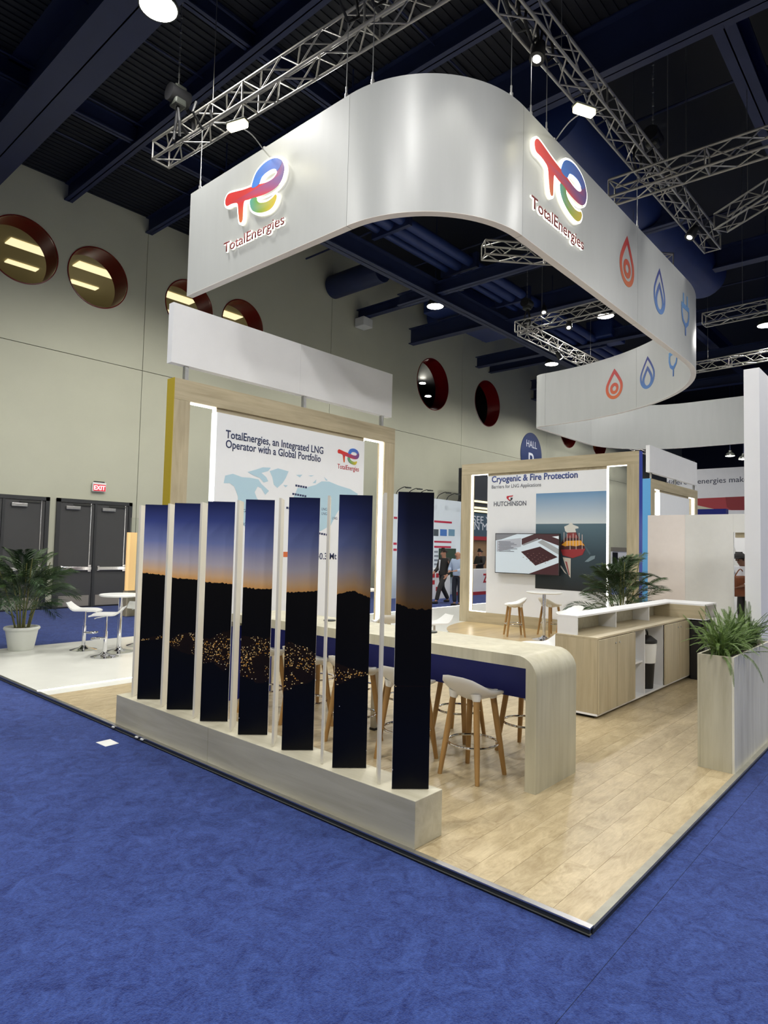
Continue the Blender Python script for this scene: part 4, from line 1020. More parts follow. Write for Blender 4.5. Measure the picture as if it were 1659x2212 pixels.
# ================================================================== PLANTS
def frond_mesh(name, L, n, leaf, droop, mat_, wid=.014, vee=.5, rz=0.0, tip=.35):
    m = MB(); pts = []
    for k in range(13):
        t = k/12; pts.append(Vector((L*(t*.86-.12*t*t*droop), 0, L*(.62*t-droop*.75*t*t))))
    m.tube(pts, [.006*(1-.75*k/12)+.0012 for k in range(13)], 5)
    for k in range(n):
        t = .22+.78*k/(n-1); i = min(11, int(t*12)); f = t*12-i; p = pts[i].lerp(pts[i+1], f); tg = (pts[i+1]-pts[i]).normalized()
        l = leaf*(math.sin(math.pi*(.15+.85*min(1, (t-.2)/.85)))**.6+tip*.3)
        for sd in (-1, 1):
            out_ = Vector((0, sd, 0))*.78+tg*(.55+.5*t)+Vector((0, 0, vee*.35-.25*random.random()))
            out_.normalize(); q = p+out_*l+Vector((0, 0, -.18*l)); mid = p+out_*l*.45+Vector((0, 0, .04*l)); sv = tg*wid*(.8+.4*random.random())
            m.add([p, mid+sv, q, mid-sv], [(0, 1, 2, 3)])
    o = m.build(name, mat_, None, fix=False); me = o.data; bpy.data.objects.remove(o); return me
PALM_M = [frond_mesh('palm_frond', 1.0, 34, .30, .45+.2*k, M['palm'] if k % 2 else M['palm2'], .011) for k in range(4)]
def palm(loc, label, pot_r, pot_h, h, nf, spread, seed):
    rnd = random.Random(seed)
    t = thing('potted_palm', label, 'potted plant', loc, 'potted palms'); x, y, z = loc
    p_ = MB().lathe([(pot_r*.68, 0), (pot_r*.72, .01), (pot_r*.93, pot_h*.86), (pot_r*1.0, pot_h*.87), (pot_r*1.04, pot_h*.93), (pot_r, pot_h), (pot_r*.9, pot_h), (pot_r*.86, pot_h*.9), (pot_r*.3, pot_h*.88)], loc, 36).build('pot', M['pot'], t, smooth=.6)
    MB().lathe([(pot_r*.86, pot_h*.85), (pot_r*.84, pot_h*.90), (.01, pot_h*.92)], loc, 24).build('soil', M['soil'], t)
    for k in range(7):
        a = 2*math.pi*k/7+rnd.random(); r0 = pot_r*.35; r1 = r0+.10+.05*rnd.random()
        MB().tube([(x+r0*math.cos(a), y+r0*math.sin(a), z+pot_h*.88), (x+r1*math.cos(a)*.9, y+r1*math.sin(a)*.9, z+pot_h+h*.3), (x+r1*1.5*math.cos(a), y+r1*1.5*math.sin(a), z+pot_h+h*(.5+.2*rnd.random()))], [.014, .011, .006], 6).build('cane', M['stem'], t, smooth=True)
    for k in range(nf):
        a = 2*math.pi*(k*.618)+rnd.random()*.5; lv_ = k/nf
        o = bpy.data.objects.new('frond', PALM_M[k % 4]); link(o, t)
        up = (1-lv_)**.8
        o.location = (.10*math.cos(a)*(1.5-up), .10*math.sin(a)*(1.5-up), pot_h+h*(.06+.42*up*rnd.uniform(.7, 1.1)))
        o.rotation_euler = (rnd.uniform(-.3, .3), -(.15+.85*up)*rnd.uniform(.8, 1.1)+.1, a); sL = spread*rnd.uniform(.8, 1.1)*(.75+.35*lv_); o.scale = (sL, sL, sL)
    return t
pp = atz(45, 1403); palm((pp.x, pp.y, 0), 'areca palm in a white tapered pot in front of the grey doors', .235, .34, 1.5, 50, .88, 3)
palm((8.25, 3.05, 0), 'areca palm standing behind the service counter before the ship poster', .24, .36, 1.75, 50, .86, 11)
FERN_M = [frond_mesh('fern_frond', 1.0, 30, .055, .25+.3*k, M['fern'], .0085, .2) for k in range(4)]
fn = thing('fern', 'bushy green fern growing out of the planter box', 'plant', (3.25, .155, .84)); rnd = random.Random(5)
for k in range(290):
    u = rnd.random(); x = 2.72+1.1*u**1.2; y = .10+.11*rnd.random(); a = rnd.random()*2*math.pi
    if k < 60: a = rnd.choice((math.pi*.75, math.pi, math.pi*1.3, -math.pi/2, math.pi/2, .3))+rnd.uniform(-.5, .5)
    o = bpy.data.objects.new('frond', FERN_M[k % 4]); link(o, fn)
    o.location = (x-3.25, y-.155, 0); steep = rnd.uniform(.25, 1.05) if k > 12 else -.25
    o.rotation_euler = (rnd.uniform(-.3, .3), -steep, a); s_ = rnd.uniform(.24, .46); o.scale = (s_, s_*1.15, s_)
# ================================================================== PEOPLE
def skin(name, verts, edges, rad, mt, parent, sub=2, root=0):
    me = bpy.data.meshes.new(name); me.from_pydata([Vector(v) for v in verts], edges, [])
    o = bpy.data.objects.new(name, me); COL.objects.link(o)
    md = o.modifiers.new('s', 'SKIN'); md.use_smooth_shade = True
    for i, r in enumerate(rad):
        d = me.skin_vertices[0].data[i]; d.radius = (r, r) if not isinstance(r, tuple) else r; d.use_root = (i == root)
    o.modifiers.new('b', 'SUBSURF').levels = sub
    dg = bpy.context.evaluated_depsgraph_get(); m2 = bpy.data.meshes.new_from_object(o.evaluated_get(dg))
    bpy.data.objects.remove(o); bpy.data.meshes.remove(me)
    m2.name = name; m2.materials.clear(); m2.materials.append(mt)
    m2.polygons.foreach_set('use_smooth', [True]*len(m2.polygons))
    return link(bpy.data.objects.new(name, m2), parent)
def person(loc, heading, label, pose, top, trouser, shirt=None, skinm='skin', hair='hair', sc=.93, cap=None, tuck=False):
    """faces local +x. pose: dict of elbow/wrist/knee/ankle positions per side, lean of the trunk"""
    t = thing('person', label, 'person', loc, rz=heading); ORG[t] = Vector((0, 0, 0)); t.scale = (sc*1.1, sc*1.1, sc)
    ln = pose.get('lean', 0.0)
    def up(x, y, z): return Vector((x+ln*max(0, z-.95), y, z-.25*ln*ln*max(0, z-.95)))
    pel, spine, chest, neck, hd = up(0,0,.97), up(.0,0,1.15), up(-.01,0,1.36), up(-.01,0,1.50), up(.02,0,1.585)
    crown = up(.015+pose.get('nod', 0), 0, 1.72); J = {}
    for s, sd in ((-1, 'r'), (1, 'l')):
        J['sh'+sd] = up(-.015, s*.185, 1.425); J['el'+sd] = Vector(pose['el'+sd]); J['wr'+sd] = Vector(pose['wr'+sd])
        J['hip'+sd] = Vector((0, s*.095, .93)); J['kn'+sd] = Vector(pose['kn'+sd]); J['an'+sd] = Vector(pose['an'+sd])
    v = [pel, spine, chest, neck, hd, crown]; e = [(0,1),(1,2),(2,3),(3,4),(4,5)]; r = [(.11,.13),(.09,.11),(.085,.10),.05,.085,.07]
    def add(p, q, rr): v.append(p); e.append((q, len(v)-1)); r.append(rr); return len(v)-1
    for sd in 'rl':
        a = add(J['sh'+sd], 2, .034); b = add(J['el'+sd], a, .03); c = add(J['wr'+sd], b, .031)
        h = add(J['wr'+sd]+(J['wr'+sd]-J['el'+sd]).normalized()*.07, c, (.035, .02))
        base = J['wr'+sd]+(J['wr'+sd]-J['el'+sd]).normalized()*.08; dr_ = (J['wr'+sd]-J['el'+sd]).normalized()
        for k in range(4): add(base+dr_*(.07+.012*(k in (1, 2)))+Vector((.014*(k-1.5)*1.5, 0, 0))+Vector((.02, 0, 0)), h, .008)
        add(base+dr_*.03+Vector((.045, 0, .0)), c, .009)
        a = add(J['hip'+sd], 0, .085); b = add(J['kn'+sd], a, .056); c = add(J['an'+sd], b, .036); add(J['an'+sd]+Vector((.08, 0, -.05)), c, .022)
    skin('body', v, e, r, M[skinm], t, 2)
    # face: nose, ears, eyes
    m = MB(); fx = hd.lerp(crown, .35)
    m.add([fx+Vector((.085,0,.02)), fx+Vector((.08,.016,-.035)), fx+Vector((.08,-.016,-.035)), fx+Vector((.112,0,-.03))], [(0,1,3),(0,3,2),(1,2,3)])
    m.build('nose', M[skinm], t)
    for s in (-1, 1):
        MB().lathe([(.001,-.012),(.009,0),(.001,.012)], fx+Vector((.082, s*.032, .025)), 8).build('eye', M['black'], t)
        MB().obox(fx+Vector((.0, s*.09, .0)), (.018,0,0), (0,.008,0), (0,0,.03)).build('ear', M[skinm], t, bevel=.006)
    MB().obox(fx+Vector((.08, 0, -.062)), (.006,0,0), (0,.024,0), (0,0,.004)).build('mouth', M['text_maroon'], t)
    if hair:
        hv = [crown+Vector((-.03,0,-.005)), crown+Vector((-.06,0,-.05)), crown+Vector((-.07,0,-.10)), crown+Vector((.03,0,.015))]
        skin('hair', hv, [(0,1),(1,2),(0,3)], [.075,.072,.05,.05], M[hair], t, 2)
    if cap:
        MB().lathe([(.103,-.03),(.106,.0),(.098,.05),(.06,.085),(.01,.095)], crown+Vector((.0,0,-.015)), 24).build('cap', M[cap], t, smooth=True)
        MB().prism([crown+Vector((.08+.10*math.sin(math.pi*k/10)*1.0, .09-.18*k/10, -.045-.02*math.sin(math.pi*k/10))) for k in range(11)], (0,0,.01)).build('cap_peak', M[cap], t)
    # clothes
    cv = [up(0,0,.86 if not tuck else .95), pel, spine, chest, up(-.01,0,1.46)]; ce_ = [(0,1),(1,2),(2,3),(3,4)]; cr = [(.16,.185) if not tuck else (.135,.155),(.15,.175),(.14,.165),(.145,.18),.085]
    for sd in 'rl':
        cv += [J['sh'+sd], J['el'+sd], J['wr'+sd]]; n = len(cv); ce_ += [(3, n-3), (n-3, n-2), (n-2, n-1)]; cr += [.09, .068, .05]
    skin('jacket' if shirt else 'shirt', cv, ce_, cr, M[top], t, 2)
    if shirt:
        MB().prism([up(.135,.035,1.42), up(.15,.02,1.2), up(.15,0,1.05), up(.15,-.02,1.2), up(.135,-.035,1.42)], (.02,0,0)).build('shirt_front', M[shirt], t)
    tv_ = [Vector((0,0,.98)), Vector((0,0,.92))]; te = [(0,1)]; tr = [(.138,.155), (.14,.16)]
    for sd in 'rl':
        tv_ += [J['hip'+sd], J['kn'+sd], J['an'+sd]+Vector((0,0,.0))]; n = len(tv_); te += [(1,n-3),(n-3,n-2),(n-2,n-1)]; tr += [.1,.076,.066]
    skin('trousers', tv_, te, tr, M[trouser], t, 2, root=1)
    for sd in 'rl':
        a = J['an'+sd]; skin('shoe', [a+Vector((-.05,0,-.055)), a+Vector((.06,0,-.055)), a+Vector((.16,0,-.06))], [(0,1),(1,2)], [(.052,.05),(.055,.048),(.042,.036)], M['black'], t, 2, root=1)
    return t
wk = dict(ell=(-.09,.30,1.15), wrl=(.06,.28,.93), elr=(-.02,-.30,1.15), wrr=(.18,-.22,1.0), knl=(.20,.09,.52), anl=(.30,.09,.10), knr=(-.03,-.10,.52), anr=(-.25,-.10,.12))
std = dict(ell=(.02,.27,1.16), wrl=(.24,.12,1.12), elr=(.02,-.27,1.16), wrr=(.22,-.14,1.10), knl=(.03,.1,.52), anl=(.02,.1,.10), knr=(.03,-.1,.52), anr=(.0,-.1,.10))
HEAD_L = math.atan2(.75*.87-.661*.5, -.661*.87-.749*.5)      # towards the left of the picture
p_ = atz(957, 1303, -.04); person((p_.x, p_.y, -.04), HEAD_L, 'person in a charcoal suit and white shirt walking past the white display wall', wk, 'suit', 'suit', 'shirt', sc=.93)
p_ = atz(988, 1309, -.04); person((p_.x, p_.y, -.04), HEAD_L+.3, 'person in a pale blue shirt standing at the left edge of the ship display', std, 'bluesh', 'navycloth', None, hair=None, sc=.92, tuck=True)
st2 = dict(ell=(.10,.28,1.15), wrl=(.28,.10,1.05), elr=(.10,-.28,1.15), wrr=(.30,-.10,1.05), knl=(.05,.1,.52), anl=(.02,.1,.10), knr=(.05,-.1,.52), anr=(.0,-.1,.10), lean=.28, nod=.02)
p_ = atx(1611, 1250, 12.7); capm = person((12.7, p_.y-.02, 0), HEAD_L, 'person in a dark cap and white shirt bending forward in the doorway', st2, 'shirt', 'suit', None, skinm='skin2', sc=.95, cap='suit')
bg = thing('shoulder_bag', 'brown leather bag held by the person in the doorway', 'bag', (12.5, p_.y+.12, .75))
bq = Vector((12.45, p_.y+.05, .98))
MB().obox(bq, CR.normalized()*.17, Vector((CF.x, CF.y, 0)).normalized()*.07, Vector((0,0,.22))).build('bag_body', M['brown'], bg, bevel=.05, seg=3)
MB().tube(catmull([bq+Vector((0,0,.2))+CR*.12, bq+Vector((0,0,.36)), bq+Vector((0,0,.2))-CR*.12], 6), .012, 6).build('bag_strap', M['brown'], bg)
p_ = aty(1036, 1247, 12.9); person((p_.x, 12.9, -.04), HEAD_L, 'dark-clothed visitor seen through the left slot of the ship display', std, 'suit', 'suit', None, sc=.93)

# ================================================================== BACKGROUND STANDS
YD = 12.4
dw = thing('banner_stand', 'white product wall with red bars behind the walking suited person', 'display wall', (15, YD, -.04))
box('wall_board', (12.9, YD, -.04), (16.95, YD+.12, 3.37), mat('pale_blue_white', (222, 232, 240), .5), dw)
def PD(px, py): return aty(px, py, YD-.003)
def dbar(x0, x1, y0, y1, c, nm='printed_bar'):
    a, b = PD(x0, y0), PD(x1, y1); box(nm, (a.x, YD-.004, b.z), (b.x, YD-.0005, a.z), mat('bar_ink', c, .6), dw)
for (x0, x1, y0, y1) in ((851, 858, 1116, 1121), (938, 976, 1124, 1131), (938, 975, 1168, 1173), (938, 974, 1179, 1184), (850, 857, 1172, 1177), (850, 857, 1185, 1190)): dbar(x0, x1, y0, y1, (184, 40, 70))
for (x0, x1, c) in ((937, 947, (70, 80, 88)), (951, 965, (72, 120, 190)), (969, 982, (110, 150, 176))): dbar(x0, x1, 1143, 1158, c, 'product_picture')
for k in range(4): dbar(938, 946+k, 1190+k*9, 1194+k*9, (130, 138, 150), 'caption_block'); dbar(950, 966-k, 1190+k*9, 1193+k*9, (150, 156, 166), 'caption_block')
box('green_board', (15.6, YD-.05, .6), (16.6, YD-.01, 1.62), M['green_dk'], dw)
box('black_mast', (16.98, YD+.0, -.04), (17.08, YD+.1, 4.55), M['black'], dw)
for k, px in enumerate((857, 882, 905, 945, 966, 990)):
    b0 = PD(px, 1077); b0.z = 3.37
    MB().tube(catmull([b0+Vector((0, .05, -.05)), b0+Vector((0, -.05, .12)), b0+Vector((0, -.30, .22)), b0+Vector((0, -.42, .20))], 4), .014, 6).build('lamp_arm', M['black'], dw)
    MB().obox(b0+Vector((0, -.48, .19)), (.09, 0, 0), (0, .06, 0), (0, 0, .02)).build('lamp_head', M['dark'], dw, bevel=.006)
p_ = atz(915, 1301, -.04)
ctr = thing('info_counter', 'white reception counter with red marks behind the walking suited person', 'counter', (14.0, 11.6, -.04))
box('counter_body', (12.9, 11.45, -.04), (15.0, 11.8, .96), M['white'], ctr, bevel=.01)
for i in range(7):
    for j in range(3):
        if (i*3+j*5) % 4: box('red_mark', (13.1+.22*i, 11.444, .22+.22*j), (13.25+.22*i, 11.449, .36+.22*j), M['text_red'], ctr)
# stand seen through the left slot of the ship display
db = thing('dark_stand', 'tan stand wall with slate sign seen through the ship display slot', 'display wall', (21, 14.2, -.04))
YQ = 14.0; PQ = lambda x, y: aty(x, y, YQ)
a, b = PQ(1012, 1166), PQ(1062, 1166)
box('tan_wall', (a.x-.6, YQ, -.04), (b.x+.6, YQ+.2, PQ(1036, 1160).z), M['tanwood'], db)
box('slate_fascia', (a.x-.6, YQ-.06, PQ(1036, 1160).z+.002), (b.x+.6, YQ+.14, PQ(1036, 1109).z), M['slate'], db)
box('red_band', (a.x-.6, YQ-.08, PQ(1036, 1167).z), (b.x+.6, YQ-.061, PQ(1036, 1159).z), M['red'], db)
box('dark_canopy', (a.x-.6, YQ-.05, PQ(1036, 1108).z), (b.x+.6, YQ+.14, PQ(1036, 1018).z), mat('dark_canopy', (42, 46, 54), .6, var=.2, scale=1), db)
text('lettering', 'SEE YOU', db, (PQ(1019, 1130).x, YQ-.063, PQ(1036, 1131).z), (1, 0, 0), (0, 0, 1), M['text_white'], width=2.2, height=.45); text('lettering', 'IN MILAN', db, (PQ(1018, 1146).x, YQ-.063, PQ(1036, 1145).z), (1, 0, 0), (0, 0, 1), M['text_white'], width=2.4, height=.45)
for py in (1084, 1098, 1105): box('canopy_light', (a.x-.4, YQ-.10, PQ(1036, py+2).z), (b.x+.4, YQ-.055, PQ(1036, py-2).z), M['fluor'], db)
wc = thing('white_desk', 'white desk with red base strip seen through the ship display slot', 'counter', (18, 11.8, -.04))
YW = 11.7; a, b = aty(1022, 1230, YW), aty(1052, 1230, YW)
box('desk_body', (a.x-.5, YW, .08), (b.x+.8, YW+.5, aty(1036, 1230, YW).z), M['white'], wc); box('desk_base', (a.x-.5, YW, -.04), (b.x+.8, YW+.5, .08), M['red'], wc)
text('lettering', 'Z', wc, (aty(1043, 1255, YW).x, YW-.004, aty(1043, 1258, YW).z), (1, 0, 0), (0, 0, 1), M['text_red'], height=.45, bold=.03)
# right-hand distant stand
XR = 30.0; PR = lambda x, y: atx(x, y, XR)
rs = thing('red_wave_stand', 'tall white stand wall with red waves and slogan in the right distance', 'display wall', (XR, 7, 0))
box('wall_board', (XR, 3.2, -.04), (XR+.2, 9.2, 5.67), M['white'], rs)
a = PR(1507, 1045); b = PR(1640, 1045)
text('lettering', 'energies make tog', rs, (XR-.003, PR(1507, 1047).y, a.z), (0, -1, 0), (0, 0, 1), M['text_grey'], width=PR(1507, 1047).y-PR(1648, 1047).y, height=.36, bold=.006)
text('lettering', 'different', rs, (XR-.003, PR(1440, 1047).y, a.z), (0, -1, 0), (0, 0, 1), M['text_grey'], width=PR(1440, 1047).y-PR(1500, 1047).y, height=.36, bold=.006)
m = MB()
m.poly([PR(x, y)+Vector((-.004, 0, 0)) for x, y in ((1480, 1078), (1614, 1072), (1640, 1071), (1640, 1102), (1580, 1102), (1540, 1099), (1504, 1091), (1480, 1090))], lin((168, 52, 60)))
m.poly([PR(x, y)+Vector((-.006, 0, 0)) for x, y in ((1567, 1074), (1640, 1071), (1640, 1102), (1580, 1102), (1570, 1095))], lin((138, 34, 42)))
m.poly([PR(x, y)+Vector((-.006, 0, 0)) for x, y in ((1480, 1089), (1504, 1091), (1540, 1099), (1480, 1102))], lin((206, 200, 176)))
m.build('wave_print', M['vc'], rs, fix=False)
bl = atx(1504, 1101, 26); br = atx(1568, 1100, 26)
bs = thing('blue_sign_box', 'deep blue sign box in front of the red wave stand', 'sign', (26, bl.y, 0)); box('sign_box', (26, br.y, bl.z-.35), (26.4, bl.y, bl.z+.02), M['blue'], bs); box('sign_leg', (26.1, (bl.y+br.y)/2-.1, 0), (26.3, (bl.y+br.y)/2+.1, bl.z-.35), M['white'], bs)
kb = aty(1340, 1195, 13.6)
kk = thing('notice_board', 'white notice board with a grey strip seen through the right slot of the ship display', 'sign', (kb.x, 13.6, -.04))
q0, q1 = aty(1323, 1182, 13.6), aty(1362, 1182, 13.6)
box('board', (q0.x, 13.6, -.04), (q1.x+1, 13.7, q0.z-.25), M['white'], kk); box('grey_strip', (q0.x, 13.58, q0.z-.25), (q1.x+1, 13.7, q0.z), mat('strip_grey', (130, 124, 112), .5), kk); box('black_screen', (q0.x, 13.57, .6), (q0.x+.75, 13.6, q0.z-.3), M['black'], kk)
# lit orange board and glass leaf left of the louvres
og = thing('orange_light_panel', 'tall backlit orange panel with a glass leaf left of the louvre screen', 'sign', (4.6, 13, -.04))
a, b = aty(277, 1150, 12.6), aty(291, 1275, 12.6)
box('light_panel', (a.x, 12.6, b.z), (b.x, 12.66, a.z), emis('orange_panel', (250, 206, 140), .7), og); box('panel_foot', (a.x, 12.55, -.04), (b.x, 12.71, b.z), M['oak'], og)
g0, g1 = aty(284, 1118, 12.4), aty(303, 1290, 12.4)
box('glass_leaf', (g0.x, 12.4, -.04), (g1.x, 12.412, g0.z), M['glass'], og); box('glass_edge', (g1.x-.03, 12.39, -.04), (g1.x, 12.42, g0.z), M['alu'], og)

# paper on the carpet
c4 = [atz(x, y, -.04) for x, y in ((207, 1604), (238, 1597), (257, 1606), (228, 1613))]
pc = MB().prism([p+Vector((0, 0, .0006)) for p in c4], (0, 0, .0012)).build('paper_card', M['white2']); tag(pc, 'small white square card lying on the blue carpet by the stand edge', 'card')
cc = sum(c4, Vector())/4
tp = thing('cable_tie', 'small clear plastic scraps stuck on the stand edge trim near the plinth', 'litter', atz(300, 1597, -.02))
for px, py in ((237, 1572), (292, 1593), (303, 1598)):
    q = atz(px, py, -.012); MB().obox((-.012, q.y, -.012), (.008, 0, 0), (0, .018, 0), (0, 0, .006)).build('plastic_scrap', M['white2'], tp, bevel=.003)

# ================================================================== TRUSSES
ucyl = MB().tube([(0, 0, -.5), (0, 0, .5)], 1.0, 8); uo = ucyl.build('unit_tube', M['truss'], None, smooth=.9); UC = uo.data; bpy.data.objects.remove(uo)
def rod(name, a, b, r, parent):
    a, b = Vector(a), Vector(b); o = bpy.data.objects.new(name, UC); link(o, parent); d = b-a
    o.matrix_local = Matrix.Translation((a+b)/2-ORG[parent]) @ d.to_track_quat('Z', 'Y').to_matrix().to_4x4() @ Matrix.Diagonal((r, r, d.length, 1)); return o
def truss(p0, p1, label, wd=.30, bay=.36, r=.021, ztop=None):
    p0, p1 = Vector(p0), Vector(p1); t = thing('lighting_truss', label, 'truss', (p0+p1)/2, 'aluminium box trusses')
    d = (p1-p0); L = d.length; d.normalize(); sx = Vector((-d.y, d.x, 0)).normalized()*wd/2; sz = Vector((0, 0, wd/2))
    cs = [sx+sz, sx-sz, -sx-sz, -sx+sz]
    for c in cs: rod('chord', p0+c, p1+c, r, t)
    n = max(2, int(L/bay))
    for f in range(4):
        a, b = cs[f], cs[(f+1) % 4]
        for k in range(n):
            q0, q1 = p0+d*(L*k/n), p0+d*(L*(k+1)/n)
            rod('brace', q0+(a if k % 2 else b), q1+(b if k % 2 else a), r*.55, t)
        for q in [p0, p1]+[p0+d*L*j for j in ((.33, .66) if L > 4 else ())]: rod('end_brace', q+a, q+b, r*.7, t)
    for f in (.2, .8):
        q = p0.lerp(p1, f); rod('hanger_cable', q+Vector((0, 0, wd/2)), (q.x, q.y, ztop or (10.36 if q.x < 7.6 else 12.58)), .006, t)
    return t
truss((2.36, 8.42, 8.0), (2.72, 1.6, 8.0), 'silver box truss above the left face of the fascia')
truss((2.95, 2.47, 8.0), (11.2, 2.33, 8.0), 'long silver box truss running above the right face of the fascia')
truss((7.52, 2.95, 7.68), (7.72, -1.5, 7.68), 'silver box truss crossing to the upper right of the icons')
truss((10.4, 1.98, 8.0), (8.6, -.7, 8.0), 'short diagonal silver box truss at the far right corner node')
truss((8.53, 6.13, 8.0), (11.6, 3.3, 8.0), 'silver box truss seen through the arch under the fascia curve')
truss((13.27, 8.0, 8.0), (13.2, 4.2, 8.0), 'silver box truss with spotlights behind the icons')
truss((13.45, 7.95, 8.0), (19.0, 7.82, 8.0), 'silver box truss above the far left end of the ribbon')
truss((15.77, 3.7, 8.0), (15.6, -1.0, 8.0), 'distant silver box truss right of the plug icon')
truss((20.5, 5.9, 8.0), (20.0, .5, 8.0), 'distant silver box truss above the white end wall')
truss((28, 12.9, 8.0), (46, 12.6, 8.0), 'dark distant truss above the far slogan wall', wd=.5, bay=1.0)
# ---- hoists
def hoist(x, y, z, zt, label):
    t = thing('chain_hoist', label, 'hoist', (x, y, z), 'black chain hoists')
    MB().tube([(x-.16, y, z+.32), (x+.16, y, z+.32)], .13, 16).build('motor', M['black'], t, smooth=.8)
    MB().obox((x, y, z+.30), (.10, 0, 0), (0, .10, 0), (0, 0, .16)).build('gear_case', M['dark'], t, bevel=.03)
    MB().tube(catmull([(x+.2, y+.1, z+.3), (x+.34, y+.12, z+.12), (x+.3, y+.1, z-.12), (x+.1, y+.1, z-.05)], 5), .03, 8).build('chain_bag', M['black'], t, smooth=True)
    for k in range(int((zt-z-.5)/.12)):
        zz = z+.5+k*.12; MB().tube([(x, y, zz), (x, y, zz+.07)], .016 if k % 2 else .011, 6).build('chain_link', M['steel'], t)
    MB().tube([(x, y, z+.45), (x, y, zt)], .007, 6).build('lift_chain', M['steel'], t)
    for sx in (-.14, .14): MB().tube([(x, y, z+.18), (x+sx*.3, y+sx, z-.16), (x, y+sx*.6, z-.35)], .022, 6).build('sling', M['black'], t)
p_ = atz(383, 258, 8.15); hoist(p_.x, p_.y, 8.20, 10.37, 'black chain hoist on the free end of the left truss')
hoist(13.25, 7.7, 8.32, 12.58, 'black chain hoist at the corner of the two far trusses')
hoist(7.95, 2.42, 8.32, 12.58, 'black chain hoist where the right truss meets the crossing truss')
# ---- suspension wires
def wire(px, py_top, py_bot, s, n):
    q = rib(s, FT/2); o = thing('suspension_wire', n, 'cable', (q.x, q.y, ZT), 'steel wires holding the fascia')
    MB().tube([(q.x, q.y, ZT+.16), (q.x, q.y, 7.86)], .006, 6).build('wire', M['steel'], o)
    MB().tube([(q.x, q.y, ZT-.005), (q.x, q.y, ZT+.08)], .022, 8).build('shackle', M['steel'], o); MB().tube([(q.x, q.y, ZT+.06), (q.x, q.y, ZT+.17)], .012, 8).build('turnbuckle', M['steel'], o)
    MB().tube([(q.x-.12, q.y, 8.18), (q.x-.17, q.y, 8.0), (q.x, q.y, 7.82), (q.x+.17, q.y, 8.0), (q.x+.12, q.y, 8.18)], .02, 6).build('truss_sling', M['black'], o)
def s_px(px, lo, hi):
    return min((abs(pix((*rib(lo+(hi-lo)*k/300, FT/2), ZT))[0]-px), lo+(hi-lo)*k/300) for k in range(301))[1]
for px, lo, hi, nm in ((432, 0, sA, 'thin steel wire holding the free left end of the fascia'), (748, 0, sA+.6, 'left of the two steel wires before the fascia corner'), (805, sA-.4, sB, 'right of the two steel wires before the fascia corner'), (1104, sA+.5, sB+.4, 'steel wire above the right seam of the fascia corner'), (1146, sB-.5, sB+1, 'steel wire just above the right-hand logo'), (1180, sB, sB+2, 'steel wire above the right-hand logo beside the flood lamp'), (1376, sB+2, s10, 'steel wire above the oil drop icon')):
    wire(px, 0, 0, s_px(px, lo, hi), nm)

# ================================================================== LAMPS
def high_bay(x, y, z, zt, label, light=True):
    t = thing('high_bay_lamp', label, 'ceiling lamp', (x, y, z), 'high-bay ceiling lamps')
    MB().lathe([(.27, 0), (.275, .02), (.20, .17), (.10, .22), (.09, .34), (.02, .36)], (x, y, z), 32).build('lamp_shade', M['dark'] , t, smooth=.8)
    MB().lathe([(.02, -.03), (.18, -.02), (.262, .004), (.262, .012), (.01, .012)], (x, y, z), 32).build('lamp_lens', M['lamp'], t, smooth=.8)
    MB().tube([(x, y, z+.34), (x, y, zt)], .015, 8).build('drop_rod', M['navy'], t)
    if light: spot('lamp_light', (x, y, z-.05), (x, y, 0), HB_POWER, math.radians(166), .5, (1, .985, .95), .25, t)
HB = [(1.39, 6.85, 9, 'large ceiling lamp at the top left of the hall'), (12.57, 10.46, 9, 'ceiling lamp under the navy beam seen inside the fascia arch'), (20.3, 10.5, 9, 'ceiling lamp hanging above the left end of the ribbon'), (16.48, 6.75, 9, 'ceiling lamp just under the right face of the fascia'), (20.37, 3.08, 9, 'ceiling lamp at the right edge above the end wall'),
      (5, 10.5, 9, 'ceiling lamp hidden behind the left logo'), (5.2, 6.85, 9, 'ceiling lamp hidden behind the fascia corner'), (8.6, 6.7, 9.3, 'ceiling lamp hidden above the fascia curve'), (26, 11.6, 9, 'added unseen ceiling lamp behind the far end of the ribbon'), (31.5, 11.8, 9, 'added unseen ceiling lamp behind the ribbon near the red portholes'), (37, 11.6, 9, 'added unseen ceiling lamp behind the far pass of the ribbon')]  # unseen lamps; those behind the ribbon added to brighten the left wall
for x, y, z, lb in HB: high_bay(x, y, z, (9.29 if x < 2 else 10.38) if x < 7.6 else 12.59, lb)
k = 0
for x, y in ((-6, -6), (-3.4, 2.6), (-3.2, 7.5), (-6, 11), (-7, 1), (0, -6), (-1.2, 1.5), (6, -6), (12, -6), (18, -6), (8, -2), (15, -3.2), (24, -6), (31, 2), (38, 8), (31, -5), (42, 2), (3.2, -3.4), (-2.4, -4.2)):  # unseen lamps; some added to brighten plinth front, banner and planter side
    high_bay(x, y, 9, 10.38 if x < 7.6 else 12.59, 'unseen ceiling lamp of the hall beyond the picture'); k += 1
for px, py, sd in ((1577, 985, 'left'), (1606, 992, 'right')):
    p_ = atx(px, py, 40); high_bay(p_.x, p_.y, p_.z, 12.59, sd+' one of two tiny far ceiling lamps above the slogan wall', False)
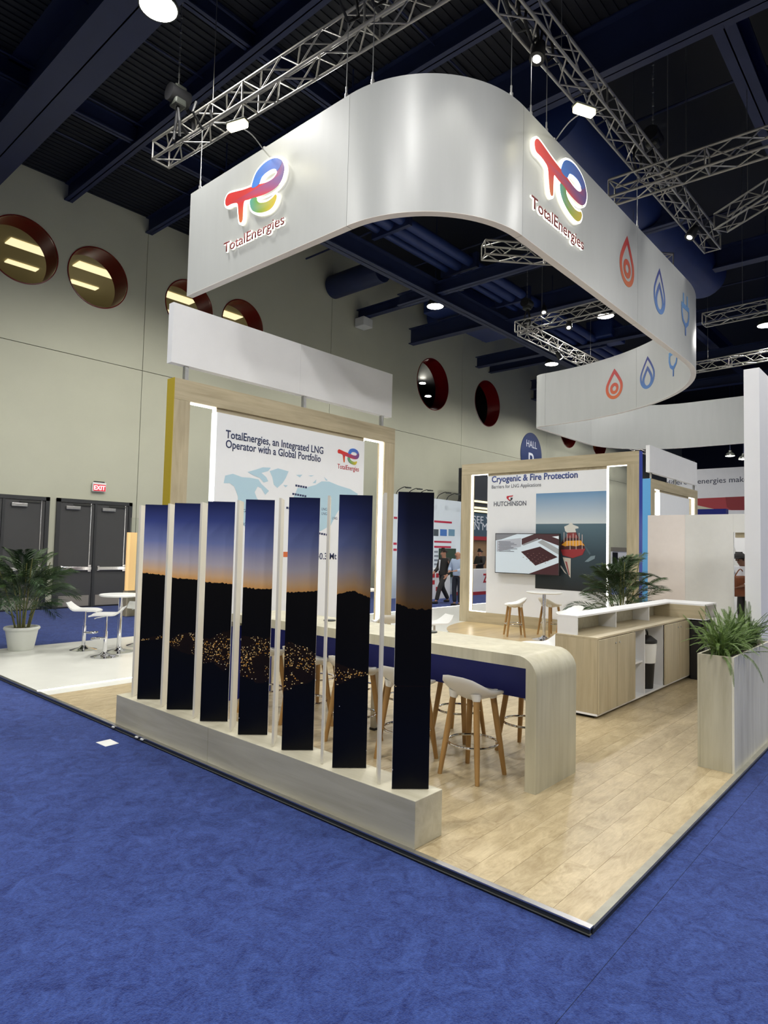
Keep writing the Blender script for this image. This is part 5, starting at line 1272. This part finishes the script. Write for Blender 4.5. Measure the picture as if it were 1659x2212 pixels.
def truss_spot(loc, target, label, power=SPOT_POWER, ang=55, lens='lamp'):
    loc = Vector(loc); d = (Vector(target)-loc).normalized(); t = thing('truss_spotlight', label, 'spotlight', loc, 'spotlights on the trusses')
    MB().tube([loc-d*.16, loc-d*.02, loc+d*.10], [.06, .085, .095], 16).build('lamp_body', M['black'], t, smooth=.8)
    MB().tube([loc+d*.098, loc+d*.103], [.05, .05], 20).build('lamp_lens', M[lens], t)
    MB().tube([loc+Vector((0, 0, .02)), loc+Vector((0, 0, .22))], .012, 8).build('yoke', M['black'], t)
    spot('lamp_light', loc+d*.13, target, power, math.radians(ang), .5, (1, .96, .9), .06, t)
for i, (l, tg, lb) in enumerate((((4.02, 2.46, 7.72), (1.5, 2.6, .5), 'bright spotlight on the right truss above the fascia curve'), ((2.66, 2.2, 7.72), (1.4, 3.4, .4), 'added unseen spotlight on the left truss just above the picture edge'), ((2.7, 1.65, 7.72), (.8, 1.8, 0), 'second added unseen spotlight on the left truss above the picture edge'), ((2.72, 1.9, 8.3), (4.2, 1.0, 0), 'third added unseen spotlight on the left truss above the picture edge'),  # left-truss spots added out of view to light the stand
     ((9.9, 2.36, 7.72), (7.0, 4.6, 1.5), 'double spotlight near the far node of the right truss'), ((13.2, 6.4, 7.72), (9.4, 5.2, 2), 'spotlight on the truss behind the icons'), ((13.3, 7.2, 8.35), (9.4, 5.2, 1.5), 'upper spotlight on the truss behind the icons'), ((15.6, 7.85, 7.72), (18, 5.2, 2), 'spotlight on the far left truss'))):
    truss_spot(l, tg, lb)
def flood(loc, s, target, label):
    loc = Vector(loc); q = rib(s, FT/2); q = Vector((q.x, q.y, ZT)); d = (Vector(target)-loc).normalized(); t = thing('arm_flood', label, 'flood lamp', q, 'arm flood lamps on the fascia')
    MB().tube(catmull([q, q.lerp(loc, .5)+Vector((0, 0, .06)), loc], 5), .008, 6).build('arm', M['steel'], t); MB().tube([q-Vector((0, 0, .01)), q+Vector((0, 0, .06))], .02, 8).build('arm_clamp', M['white2'], t)
    sd = d.cross(Vector((0, 0, 1))).normalized(); u2 = sd.cross(d)
    MB().obox(loc+Vector((0, 0, .045)), sd*.14, Vector((d.x, d.y, 0)).normalized()*.05, Vector((0, 0, .012))).build('flood_head', M['dark'], t, bevel=.004); MB().obox(loc, sd*.13, Vector((d.x, d.y, 0)).normalized()*.045, Vector((0, 0, .033))).build('flood_lens', M['flood'], t, bevel=.01)
    spot('lamp_light', loc+d*.03, target, 16, math.radians(120), .6, (1, .95, .72), .06, t)
flood(atx(513, 272, 1.62), s_px(572, 0, sA), (2.23, 5.4, 6.3), 'small yellow-lit arm flood lamp above the left logo')
flood(aty(1262, 240, 1.85), s_px(1196, sB, sB+2), (4.3, 2.455, 6.4), 'small white arm flood lamp above the right logo')
